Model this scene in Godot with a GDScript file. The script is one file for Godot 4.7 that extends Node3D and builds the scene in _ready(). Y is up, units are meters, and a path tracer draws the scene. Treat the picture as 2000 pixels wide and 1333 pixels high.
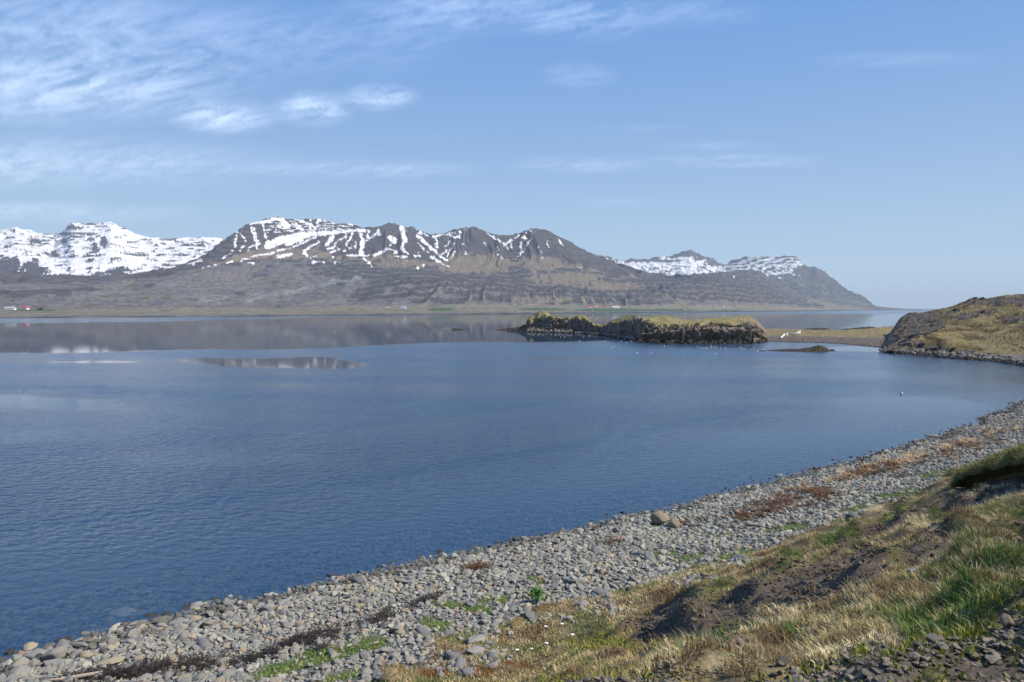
extends Node3D
# A fjord seen from a bank above a cobble beach.  x right, y up, the camera looks along -z; the sea is y = 0.

const FOCAL := 1336.8          # of a 2000 x 1333 picture
const EYE := 13.0              # metres above the sea
const PITCH := 0.04672         # downward tilt, radians

var rng := RandomNumberGenerator.new()
var simple: FastNoiseLite      # smooth noise, unit frequency
var fbm: FastNoiseLite         # several octaves, unit frequency
var ridged: FastNoiseLite      # ridged, unit frequency
var taken := {}

# ---------------------------------------------------------------- helpers
func make_noise(kind: int, octaves: int, number: int) -> FastNoiseLite:
	var n := FastNoiseLite.new()
	n.noise_type = FastNoiseLite.TYPE_SIMPLEX_SMOOTH
	n.frequency = 1.0
	n.seed = number
	n.fractal_type = kind
	n.fractal_octaves = octaves
	return n

func numbered(called: String) -> String:
	var k: int = taken.get(called, 0)
	taken[called] = k + 1
	return called if k == 0 else "%s_%03d" % [called, k]

func tag(o: Node, label: String, category := "", group := "", kind := "") -> void:
	if label: o.set_meta("label", label)
	if category: o.set_meta("category", category)
	if group: o.set_meta("group", group)
	if kind: o.set_meta("kind", kind)

func thing(called: String, label: String, category: String, where := Vector3.ZERO, turn := 0.0, group := "") -> Node3D:
	var o := Node3D.new()
	o.name = numbered(called)
	add_child(o, true)
	o.position = where
	o.rotation.y = turn
	tag(o, label, category, group)
	return o

func obj(called: String, mesh: Mesh, mat: Material, parent: Node = self) -> MeshInstance3D:
	var o := MeshInstance3D.new()
	o.name = numbered(called) if parent == self else called
	o.mesh = mesh
	if mat: o.material_override = mat
	parent.add_child(o, true)
	return o

func many(called: String, mesh: Mesh, mat: Material, places: Array, colors: Array, parent: Node = self) -> MultiMeshInstance3D:
	var mm := MultiMesh.new()
	mm.transform_format = MultiMesh.TRANSFORM_3D
	mm.use_colors = true
	mm.mesh = mesh
	mm.instance_count = places.size()
	for i in places.size():
		mm.set_instance_transform(i, places[i])
		mm.set_instance_color(i, colors[i])
	var o := MultiMeshInstance3D.new()
	o.name = numbered(called) if parent == self else called
	o.multimesh = mm
	o.material_override = mat
	parent.add_child(o, true)
	tag(o, "", "", "", "stuff")
	return o

func ray(px: float, py: float) -> Vector3:
	return Vector3((px - 1000.0) / FOCAL, -(py - 666.5) / FOCAL, -1.0).rotated(Vector3.RIGHT, -PITCH)

func at(px: float, py: float, depth: float) -> Vector3:      # the point that deep (along -z) in that direction
	var r := ray(px, py)
	return Vector3(0, EYE, 0) + r * (depth / -r.z)

func ground(px: float, py: float, height: float) -> Vector3: # the point at that height in that direction
	var r := ray(px, py)
	return Vector3(0, EYE, 0) + r * ((height - EYE) / r.y)

func seen(p: Vector3) -> Vector2:
	var q := (p - Vector3(0, EYE, 0)).rotated(Vector3.RIGHT, PITCH)
	if q.z > -0.01: return Vector2(-9999, 9999)
	return Vector2(1000.0 + FOCAL * q.x / -q.z, 666.5 - FOCAL * q.y / -q.z)

func line_at(line: Array, x: float) -> float:                # y of a polyline [x, y, x, y ...]
	if x <= line[0]: return line[1]
	for i in range(2, line.size(), 2):
		if x <= line[i]:
			return lerpf(line[i - 1], line[i + 1], (x - line[i - 2]) / (line[i] - line[i - 2]))
	return line[-1]

func ease_at(line: Array, x: float) -> float:                # the same, eased so that it has no kinks
	return (line_at(line, x - 60.0) + line_at(line, x - 30.0) + line_at(line, x) + line_at(line, x + 30.0) + line_at(line, x + 60.0)) / 5.0

func near_line(p: Vector2, c: Array) -> float:               # 1 at the core of a stroke [x0, y0, x1, y1, half width], 0 at its edge, below 0 outside
	var a := Vector2(c[0], c[1])
	var b := Vector2(c[2], c[3])
	var ab := b - a
	var t := clampf((p - a).dot(ab) / maxf(ab.length_squared(), 1e-6), 0.0, 1.0)
	return 1.0 - p.distance_to(a + ab * t) / c[4]

func strokes(p: Vector2, list: Array) -> float:
	var best := -9.0
	for c in list: best = maxf(best, near_line(p, c))
	return best

func patches(p: Vector2, list: Array) -> float:              # ellipses [x, y, half width, half height]
	var best := -9.0
	for c in list:
		var d := Vector2((p.x - c[0]) / c[2], (p.y - c[1]) / c[3])
		best = maxf(best, 1.0 - d.length())
	return best

func rough_mat(color: Color, rough := 0.95, vertex := true) -> StandardMaterial3D:
	var m := StandardMaterial3D.new()
	m.albedo_color = color
	m.roughness = rough
	m.metallic_specular = 0.25
	m.vertex_color_use_as_albedo = vertex
	return m

func grain(number: int, freq: float, low: float, high: float, size := 512) -> ImageTexture:   # grey mottling, tiled
	var n := make_noise(FastNoiseLite.FRACTAL_FBM, 5, number)
	n.frequency = freq
	var im := n.get_seamless_image(size, size)
	im.convert(Image.FORMAT_RGB8)
	var data := im.get_data()
	var table := PackedByteArray()
	for i in 256:
		table.append(int(clampf(lerpf(low, high, i / 255.0), 0, 1) * 255))
	for i in data.size(): data[i] = table[data[i]]
	return ImageTexture.create_from_image(Image.create_from_data(size, size, false, Image.FORMAT_RGB8, data))

func with_grain(m: StandardMaterial3D, t: Texture2D, metres: float) -> StandardMaterial3D:
	m.albedo_texture = t
	m.uv1_triplanar = true
	m.uv1_world_triplanar = true
	m.uv1_scale = Vector3.ONE / metres
	return m

func sheet(nx: int, ny: int, p: PackedVector3Array, c: PackedColorArray, flip := false) -> ArrayMesh:
	var n := PackedVector3Array()
	n.resize(nx * ny)
	for j in ny:
		var ju := mini(j + 1, ny - 1) * nx
		var jd := maxi(j - 1, 0) * nx
		for i in nx:
			var a := p[j * nx + mini(i + 1, nx - 1)] - p[j * nx + maxi(i - 1, 0)]
			var b := p[ju + i] - p[jd + i]
			var v := a.cross(b).normalized()
			n[j * nx + i] = v if not flip else -v
	var idx := PackedInt32Array()
	idx.resize((nx - 1) * (ny - 1) * 6)
	var w := 0
	for j in ny - 1:
		for i in nx - 1:
			var k := j * nx + i
			if flip:
				idx[w] = k; idx[w + 1] = k + 1; idx[w + 2] = k + nx
				idx[w + 3] = k + 1; idx[w + 4] = k + nx + 1; idx[w + 5] = k + nx
			else:
				idx[w] = k; idx[w + 1] = k + nx; idx[w + 2] = k + 1
				idx[w + 3] = k + 1; idx[w + 4] = k + nx; idx[w + 5] = k + nx + 1
			w += 6
	var arrays := []
	arrays.resize(Mesh.ARRAY_MAX)
	arrays[Mesh.ARRAY_VERTEX] = p
	arrays[Mesh.ARRAY_NORMAL] = n
	arrays[Mesh.ARRAY_COLOR] = c
	arrays[Mesh.ARRAY_INDEX] = idx
	var m := ArrayMesh.new()
	m.add_surface_from_arrays(Mesh.PRIMITIVE_TRIANGLES, arrays)
	return m

func hermite(a: Vector3, b: Vector3, c: Vector3, d: Vector3, t: float) -> Vector3:
	var s := 0.35
	var m1 := (c - a) * s
	var m2 := (d - b) * s
	var l := b.distance_to(c)
	m1 = m1.limit_length(l)
	m2 = m2.limit_length(l)
	var t2 := t * t
	var t3 := t2 * t
	return b * (2 * t3 - 3 * t2 + 1) + m1 * (t3 - 2 * t2 + t) + c * (-2 * t3 + 3 * t2) + m2 * (t3 - t2)

# A land form lofted through cross sections.  Each station is [px, Vector3, Vector3 ...] from its front foot to its back.
func loft(stations: Array, cols: int, segs: Array) -> Dictionary:
	var ny := 1
	for s in segs: ny += s
	var p := PackedVector3Array()
	p.resize(cols * ny)
	var rows := PackedFloat32Array()                         # which control row, as a number
	rows.resize(ny)
	var k0 := 0
	var jj := 0
	for s in segs.size():
		for i in segs[s]:
			rows[jj] = s + float(i) / segs[s]
			jj += 1
	rows[ny - 1] = segs.size()
	var at_st := 0
	var x0: float = stations[0][0]
	var x1: float = stations[-1][0]
	var n_rows: int = segs.size() + 1
	var pxs := PackedFloat32Array()
	for i in cols:
		var px := lerpf(x0, x1, float(i) / (cols - 1))
		pxs.append(px)
		while at_st < stations.size() - 2 and px > stations[at_st + 1][0]: at_st += 1
		var A: Array = stations[at_st]
		var B: Array = stations[at_st + 1]
		var t: float = (px - A[0]) / (B[0] - A[0])
		var chain := PackedVector3Array()
		for r in n_rows: chain.append((A[r + 1] as Vector3).lerp(B[r + 1], t))
		for j in ny:
			var v := rows[j]
			var r := mini(int(v), n_rows - 2)
			p[j * cols + i] = hermite(chain[maxi(r - 1, 0)], chain[r], chain[r + 1], chain[mini(r + 2, n_rows - 1)], v - r)
	return {"nx": cols, "ny": ny, "p": p, "rows": rows, "px": pxs}

func stair(s: float, sharp: float) -> float:                 # a staircase close to s
	var f := floorf(s)
	var t := s - f
	return f + smoothstep(0.5 - sharp, 0.5 + sharp, t)

# ---------------------------------------------------------------- the place
func _ready() -> void:
	rng.seed = 20240517
	simple = make_noise(FastNoiseLite.FRACTAL_NONE, 1, 11)
	fbm = make_noise(FastNoiseLite.FRACTAL_FBM, 4, 23)
	ridged = make_noise(FastNoiseLite.FRACTAL_RIDGED, 4, 37)

	var cam := Camera3D.new()
	cam.name = "camera"
	cam.fov = 53.0
	cam.near = 0.1
	cam.far = 60000.0
	add_child(cam)
	cam.position = Vector3(0, EYE, 0)
	cam.rotation.x = -PITCH
	cam.current = true

	var env := Environment.new()
	env.background_mode = Environment.BG_SKY
	env.tonemap_mode = Environment.TONE_MAPPER_LINEAR
	env.tonemap_exposure = 1.38
	env.sdfgi_enabled = true
	env.ssao_enabled = true
	env.ssil_enabled = true
	env.fog_enabled = true
	env.fog_density = 0.00006
	env.fog_light_color = Color(0.87, 0.945, 1.0)
	var sm := ProceduralSkyMaterial.new()
	sm.sky_top_color = Color(0.285, 0.497, 0.765)
	sm.sky_horizon_color = Color(0.70, 0.79, 0.84)
	sm.sky_curve = 0.16
	sm.sky_energy_multiplier = 0.98
	sm.ground_bottom_color = Color(0.25, 0.3, 0.36)
	sm.ground_horizon_color = Color(0.70, 0.79, 0.84)
	sm.sun_angle_max = 2.0
	sm.sky_cover = cloud_cover()
	sm.sky_cover_modulate = Color(1, 1, 1, 1)
	var sky := Sky.new()
	sky.sky_material = sm
	env.sky = sky
	var we := WorldEnvironment.new()
	we.name = "world_environment"
	we.environment = env
	add_child(we)

	var sun := DirectionalLight3D.new()
	sun.name = "sun"
	sun.light_energy = 1.58
	sun.light_color = Color(1.0, 0.955, 0.89)
	sun.light_angular_distance = 0.5
	sun.shadow_enabled = true
	add_child(sun)
	var az := deg_to_rad(101.0)                                # to the right of the view, somewhat ahead
	var el := deg_to_rad(47.0)
	sun.look_at_from_position(Vector3(sin(az) * cos(el), sin(el), -cos(az) * cos(el)) * 100.0, Vector3.ZERO)

	print("sea"); build_sea()
	print("mountains"); build_mountains()
	print("islet"); build_islet()
	print("ground"); build_ground()
	print("beach"); build_beach()
	print("grass"); build_grass()
	print("things"); build_things()
	print("done")

func cloud_cover() -> ImageTexture:
	var w := 3072
	var h := 1536
	var im := Image.create(w, h, false, Image.FORMAT_RGBA8)
	im.fill(Color(1, 1, 1, 0))
	var wisps := [                                            # [px, py, half width, half height, strength]
		[60, 60, 420, 120, 0.38], [40, 185, 360, 60, 0.45], [250, 150, 260, 60, 0.3], [440, 228, 95, 30, 0.85], [610, 212, 70, 32, 0.85],
		[742, 190, 65, 24, 0.8], [90, 320, 420, 50, 0.42], [690, 330, 230, 18, 0.30], [1130, 148, 70, 24, 0.25], [1140, 322, 130, 16, 0.35],
		[1430, 314, 160, 14, 0.38], [1010, 15, 200, 50, 0.3], [1150, 40, 120, 40, 0.28], [1320, 25, 160, 30, 0.22], [1760, 118, 170, 18, 0.15],
		[820, 20, 150, 60, 0.22], [60, 415, 300, 22, 0.3], [1215, 395, 90, 10, 0.12], [1240, 248, 90, 8, 0.12], [600, 80, 300, 70, 0.2], [1390, 285, 120, 10, 0.15]]
	for r in h / 2:
		var el := (0.5 - (r + 0.5) / h) * PI
		if el > deg_to_rad(75): continue
		for c in w:
			var az := (c + 0.5) / w * TAU
			var d := Vector3(sin(az) * cos(el), sin(el), -cos(az) * cos(el))
			# the cloud layer, met at an even height, drawn out along one wind direction
			var q := Vector2(d.x, d.z) / (d.y + 0.12)
			var along := q.x * 0.9 + q.y * 0.35
			var across := -q.x * 0.35 + q.y * 0.9
			var wv := fbm.get_noise_2d(along * 0.9 + 5.0, across * 2.6)
			var fine := fbm.get_noise_2d(along * 5.0 + wv * 2.0, across * 13.0 + 40.0)
			fine = fine * 0.7 + 0.5 * fbm.get_noise_2d(along * 11.0 + fine * 3.0, across * 42.0 + 9.0)
			var base := 0.0
			var s := seen(Vector3(0, EYE, 0) + d * 1000.0)
			var inside := d.z < -0.3
			if inside:
				for k in wisps:
					var e := Vector2((s.x - k[0]) / k[2], (s.y - k[1]) / k[3])
					var f := 1.0 - e.length_squared() * 0.5
					if f > 0.0: base += k[4] * f * f * clampf(0.72 + fine * 1.25 + wv * 0.6, 0.0, 1.5)
			var edge := clampf(absf(s.x - 1000.0) / 1200.0 - 1.0, 0.0, 1.0) if inside else 1.0
			var general := clampf(wv * 0.9 + 0.02, 0.0, 1.0) * clampf(0.6 + fine, 0.0, 1.2) * 0.45
			base += general * edge
			base *= smoothstep(0.0, 0.1, el)
			if base > 0.003: im.set_pixel(c, r, Color(1, 1, 1, clampf(base * 0.38, 0, 0.6)))
	return ImageTexture.create_from_image(im)

# ---------------------------------------------------------------- water
# how ruffled the water is at a place (0 glassy .. 1 ruffled)
func ruffle(x: float, z: float) -> float:
	var p := seen(Vector3(x, 0, z))
	var d := -z
	var big := fbm.get_noise_2d(x * 0.012, z * 0.006)
	var streak := fbm.get_noise_2d(x * 0.0045 + z * 0.002, z * 0.022 - x * 0.004)
	var a := 0.72 + big * 0.2 + streak * 0.45
	var wob := simple.get_noise_2d(x * 0.02 + 9.0, z * 0.01) * 1.6 + simple.get_noise_2d(x * 0.09, z * 0.03) * 0.5
	var torn := fbm.get_noise_2d(x * 0.035, z * 0.05 + 20.0) * 0.7
	# the glassy belt under the far shore
	var low := line_at([-400, 694, 0, 690, 150, 689, 300, 686, 440, 682, 560, 683, 640, 681, 700, 676, 800, 671, 900, 668, 1000, 667, 1240, 667], p.x) + wob
	var high := line_at([-400, 633, 0, 632, 300, 629, 420, 626, 600, 622, 1000, 614, 1240, 613], p.x) + wob * 0.4
	if p.x < 1240.0 and p.y < low + 4.0 and p.y > high - 3.0:
		var f := minf(smoothstep(low + 2.5, low - 1.5, p.y), smoothstep(high - 1.5, high + 1.0, p.y))
		a = lerpf(a, 0.03 + 0.04 * maxf(0.0, big), f)
	elif p.x < 700.0 and p.y <= high:
		a = 0.6
	# slicks: [x, y, half width, half height, level]
	for k in [[560, 710, 165, 13, 0.04], [400, 704, 70, 5, 0.12], [190, 707, 120, 3.5, 0.12], [20, 782, 210, 24, 0.2], [30, 850, 260, 30, 0.45],
			[1560, 716, 230, 8, 0.42], [1760, 800, 190, 34, 0.34], [1850, 745, 200, 14, 0.45], [1690, 683, 120, 7, 0.04], [1560, 679, 110, 3, 0.5], [1150, 720, 260, 5, 0.6], [330, 905, 330, 26, 0.55]]:
		var e := Vector2((p.x - k[0]) / k[2], (p.y + wob * k[3] * 0.25 - k[1]) / k[3]).length() + torn * (0.5 if k[4] < 0.15 else 1.0)
		if e < 1.0: a = lerpf(a, k[4], smoothstep(1.0, 0.72 if k[4] < 0.15 else 0.15, e))
	for k in [[90, 975, 110, 30, 0.95], [1480, 800, 160, 10, 0.95], [1650, 828, 170, 9, 0.9], [700, 740, 400, 10, 0.95], [1100, 690, 500, 10, 0.9]]:
		var e := Vector2((p.x - k[0]) / k[2], (p.y + wob * k[3] * 0.25 - k[1]) / k[3]).length()
		if e < 1.0: a = lerpf(a, k[4], smoothstep(1.0, 0.4, e))
	# the open sea beyond the isthmus
	if p.x > 1180.0 and d > 330.0:
		a = 0.10 + 0.14 * maxf(0.0, big)
		if p.y < 613.0 + wob * 0.3: a = 0.7
	a *= 0.45 + 0.55 * smoothstep(0.0, 26.0, offshore(x, z))
	return clampf(a, 0.0, 1.0)

# metres from the near beach, measured across it
func offshore(x: float, z: float) -> float:
	return -(z - line_at([-90, -3, -40, -14, -17, -24, -10, -27.5, -1, -35, 8, -42, 20, -52, 34, -66, 52, -83, 72, -96, 100, -114, 122, -150], x)) * 0.75

func build_sea() -> void:
	var n := make_noise(FastNoiseLite.FRACTAL_FBM, 3, 5)
	n.frequency = 0.022
	n.fractal_lacunarity = 2.1
	n.fractal_gain = 0.55
	var im := n.get_seamless_image(1024, 1024)
	im.convert(Image.FORMAT_RGBA8)
	im.bump_map_to_normal_map(6.0)
	var tex := ImageTexture.create_from_image(im)
	var levels := 16
	var mats := []
	for k in levels:
		var m := StandardMaterial3D.new()
		m.resource_name = "water"
		m.transparency = BaseMaterial3D.TRANSPARENCY_ALPHA
		m.albedo_color = Color(Color(0.004, 0.066, 0.165).linear_to_srgb(), 0.38)
		m.metallic_specular = 0.43
		m.normal_enabled = true
		m.normal_texture = tex
		var f := (k + 0.5) / levels
		m.normal_scale = 0.012 + 1.0 * f * f
		m.roughness = 0.02 + 0.2 * f
		mats.append(m)
	# near sheet: real waves, in half-metre cells, over the part of the bay in view
	var surf := []
	for k in levels: surf.append({"p": PackedVector3Array(), "n": PackedVector3Array(), "uv": PackedVector2Array(), "i": PackedInt32Array()})
	var wave := make_noise(FastNoiseLite.FRACTAL_FBM, 2, 77)
	wave.fractal_gain = 0.45
	var cell := 0.5
	var x0 := -236.0
	var z0 := -284.0
	var nx := 945
	var nz := 540
	var hgt := PackedFloat32Array()
	var lev := PackedFloat32Array()
	hgt.resize(nx * nz)
	lev.resize(nx * nz)
	for j in nz:
		var z := z0 + j * cell
		for i in nx:
			var x := x0 + i * cell
			if absf(x) > -z * 0.80 + 9.0:
				lev[j * nx + i] = -1.0
				continue
			var a := ruffle(x, z)
			lev[j * nx + i] = a
			var edge := smoothstep(-282.0, -268.0, z) * smoothstep(0.79, 0.75, (absf(x) - 7.0) / -z) * smoothstep(-13.0, -20.0, z)
			hgt[j * nx + i] = wave.get_noise_2d((x * 0.94 + z * 0.34) * 0.40, (z * 0.94 - x * 0.34) * 0.70) * 0.085 * a * a * edge * (0.25 + 0.75 * smoothstep(4.0, 70.0, offshore(x, z)))
	for j in nz - 1:
		for i in nx - 1:
			var k := j * nx + i
			if lev[k] < 0.0 or lev[k + 1] < 0.0 or lev[k + nx] < 0.0 or lev[k + nx + 1] < 0.0: continue
			water_quad(surf, levels, (lev[k] + lev[k + nx + 1]) * 0.5, x0 + i * cell, z0 + j * cell, x0 + (i + 1) * cell, z0 + (j + 1) * cell, [water_at(hgt, nx, nz, i, j, cell), water_at(hgt, nx, nz, i + 1, j, cell), water_at(hgt, nx, nz, i, j + 1, cell), water_at(hgt, nx, nz, i + 1, j + 1, cell)])
	# the rest, flat
	var zs := PackedFloat32Array()
	var d := -60.0
	while d < 30000.0:
		zs.append(-d)
		var stepd := clampf(d * absf(d) / 17381.0 * 0.9, 6.0, 900.0)
		d += stepd
	for q in [-284.0, z0 + (nz - 1) * cell]: zs.append(q)
	zs.sort()
	zs.reverse()
	var xs := PackedFloat32Array()
	var mx := 260
	for i in mx:
		var t := lerpf(-1.0, 1.0, float(i) / (mx - 1))
		xs.append(12.0 + sinh(t * 7.2) * 36.0)
	var flat := [Vector4(0, 0, 1, 0), Vector4(0, 0, 1, 0), Vector4(0, 0, 1, 0), Vector4(0, 0, 1, 0)]
	for j in zs.size() - 1:
		var za := zs[j + 1]
		var zb := zs[j]
		if zb - za < 0.05: continue
		var row := xs.duplicate()
		var mid := (za + zb) * 0.5
		if mid > z0 and mid < z0 + (nz - 1) * cell:
			# leave out the wavy sheet: its edge is where absf(x) reaches this
			var inner := minf(-zb, -za) * 0.80 + 8.0
			row = PackedFloat32Array()
			for x in xs:
				if x < -inner: row.append(x)
			row.append(-inner)
			row.append(inner)
			for x in xs:
				if x > inner: row.append(x)
			for i in row.size() - 1:
				if row[i] < 0.0 and row[i + 1] > 0.0: continue
				water_quad(surf, levels, 0.6, row[i], za, row[i + 1], zb, flat)
		else:
			for i in row.size() - 1:
				var x := (row[i] + row[i + 1]) * 0.5
				var a := 0.6
				if mid < -8.0 and absf(x) < -mid * 1.1 + 20.0: a = ruffle(x, mid)
				water_quad(surf, levels, a, row[i], za, row[i + 1], zb, flat)
	var mesh := ArrayMesh.new()
	for k in levels:
		if surf[k].p.is_empty(): continue
		var arrays := []
		arrays.resize(Mesh.ARRAY_MAX)
		arrays[Mesh.ARRAY_VERTEX] = surf[k].p
		arrays[Mesh.ARRAY_NORMAL] = surf[k].n
		arrays[Mesh.ARRAY_TEX_UV] = surf[k].uv
		arrays[Mesh.ARRAY_INDEX] = surf[k].i
		mesh.add_surface_from_arrays(Mesh.PRIMITIVE_TRIANGLES, arrays)
		mesh.surface_set_material(mesh.get_surface_count() - 1, mats[k])
	var o := obj("sea_water", mesh, null)
	tag(o, "calm blue fjord water filling the bay", "", "", "structure")
	# the bottom of the fjord
	var bm := PlaneMesh.new()
	bm.size = Vector2(62000, 62000)
	var bottom := obj("seabed", bm, rough_mat(Color(0.012, 0.02, 0.03).linear_to_srgb(), 1.0, false))
	bottom.position = Vector3(0, -9, 0)
	tag(bottom, "dark floor of the fjord under the deep water", "", "", "structure")

func water_at(h: PackedFloat32Array, nx: int, nz: int, i: int, j: int, cell: float) -> Vector4:   # height and normal
	var gx := (h[j * nx + mini(i + 1, nx - 1)] - h[j * nx + maxi(i - 1, 0)]) / (2.0 * cell)
	var gz := (h[mini(j + 1, nz - 1) * nx + i] - h[maxi(j - 1, 0) * nx + i]) / (2.0 * cell)
	var n := Vector3(-gx, 1, -gz).normalized()
	return Vector4(h[j * nx + i], n.x, n.y, n.z)

func water_quad(surf: Array, levels: int, a: float, xa: float, za: float, xb: float, zb: float, v: Array) -> void:
	a += rng.randf_range(-0.03, 0.03) * a
	var s: Dictionary = surf[clampi(int(a * levels), 0, levels - 1)]
	var k: int = s.p.size()
	var q := [Vector2(xa, za), Vector2(xb, za), Vector2(xa, zb), Vector2(xb, zb)]
	for m in 4:
		var e: Vector4 = v[m]
		var w: Vector2 = q[m]
		s.p.append(Vector3(w.x, e.x, w.y))
		s.n.append(Vector3(e.y, e.z, e.w))
		s.uv.append(Vector2((w.x * 0.939 + w.y * 0.343) / 31.0, (-w.x * 0.343 + w.y * 0.939) / 17.0))
	for m in [0, 1, 2, 1, 3, 2]: s.i.append(k + m)

# ---------------------------------------------------------------- mountains
var snow_strokes := [[490,437,544,428,3.0],[550,430,562,442,6.0],[463,451,458,484,2.2],[470,454,482,475,1.8],[490,443,500,475,2.4],[503,476,500,484,3.4],[497,445,502,472,1.6],[514,440,523,475,2.2],
	[523,478,560,466,8.0],[556,468,592,459,8.0],[592,459,636,455,5.5],[636,455,712,449,3.6],[560,478,592,464,5.0],[454,490,433,506,1.3],[475,481,467,490,2.4],[496,481,484,488,2.4],[580,482,514,497,1.8],[514,497,494,502,1.8],
	[391,510,367,517,2.5],[320,523,340,520,2.0],[395,524,422,519,1.5],[443,514,454,511,2.2],[470,508,488,505,2.2],[484,514,496,514,1.5],[540,503,570,496,2.6],[572,484,615,464,2.4],[591,493,623,472,2.2],[595,492,599,499,4.0],
	[638,478,650,463,4.4],[653,478,674,460,2.2],[638,487,659,481,2.0],[647,493,662,488,2.0],[675,479,689,457,2.6],[695,472,692,485,1.2],[671,490,686,484,2.0],[705,457,710,472,3.4],[708,472,705,496,4.6],[712,472,737,457,2.4],
	[678,499,718,500,2.4],[710,502,725,520,2.4],[719,451,717,464,2.6],[738,449,740,459,3.6],[728,499,755,488,2.8],[763,464,770,472,5.5],[764,475,761,484,1.8],[761,484,777,496,2.0],[770,503,794,502,2.6],[785,442,791,472,5.0],
	[788,473,785,488,3.0],[785,488,797,495,1.6],[809,499,824,502,2.0],[817,491,817,500,0.9],[815,475,836,493,1.7],[814,460,860,500,2.8],[818,454,835,460,2.6],[851,466,854,484,2.5],[843,502,859,512,2.4],[826,518,831,520,2.4],
	[812,522,816,524,2.4],[608,512,620,512,2.0],[624,512,635,512,1.6],[653,514,663,513,1.6],[692,518,698,520,1.5],[650,503,652,504,2.4],[605,503,615,502,1.5],[846,462,890,454,2.0],[896,453,900,456,3.2],[880,460,898,464,3.2],
	[906,448,916,445,1.3],[928,447,936,449,1.0],[840,482,862,502,1.8],[862,502,874,510,1.8],[850,464,854,482,2.4],[870,482,878,472,2.3],[872,503,888,474,1.8],[862,500,872,489,2.0],[876,506,890,491,1.3],[902,478,912,475,1.0],
	[910,495,908,501,1.6],[842,502,856,512,1.8],[856,512,876,522,1.7],[952,456,986,477,2.0],[986,478,994,490,1.7],[944,474,950,480,1.2],[968,482,974,489,1.3],[964,488,980,504,1.1],[988,476,1016,459,1.8],[996,474,1000,486,2.0],
	[1018,472,1017,498,2.1],[1018,497,1038,464,1.7],[1012,502,1006,496,1.3],[1020,468,1026,464,2.4],[1028,453,1037,452,1.3],[1068,472,1071,484,1.1],[1049,480,1059,492,1.0],[1090,466,1098,480,1.1],[1062,499,1058,506,1.0],
	[1130,522,1136,527,0.9],[968,457,980,460,1.0],[1020,512,1028,510,1.2],[1004,506,1014,514,1.0],[600,436,606,446,3.0],[575,438,590,448,4.0],[620,433,616,447,2.6],[660,452,700,452,2.0]]

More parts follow.
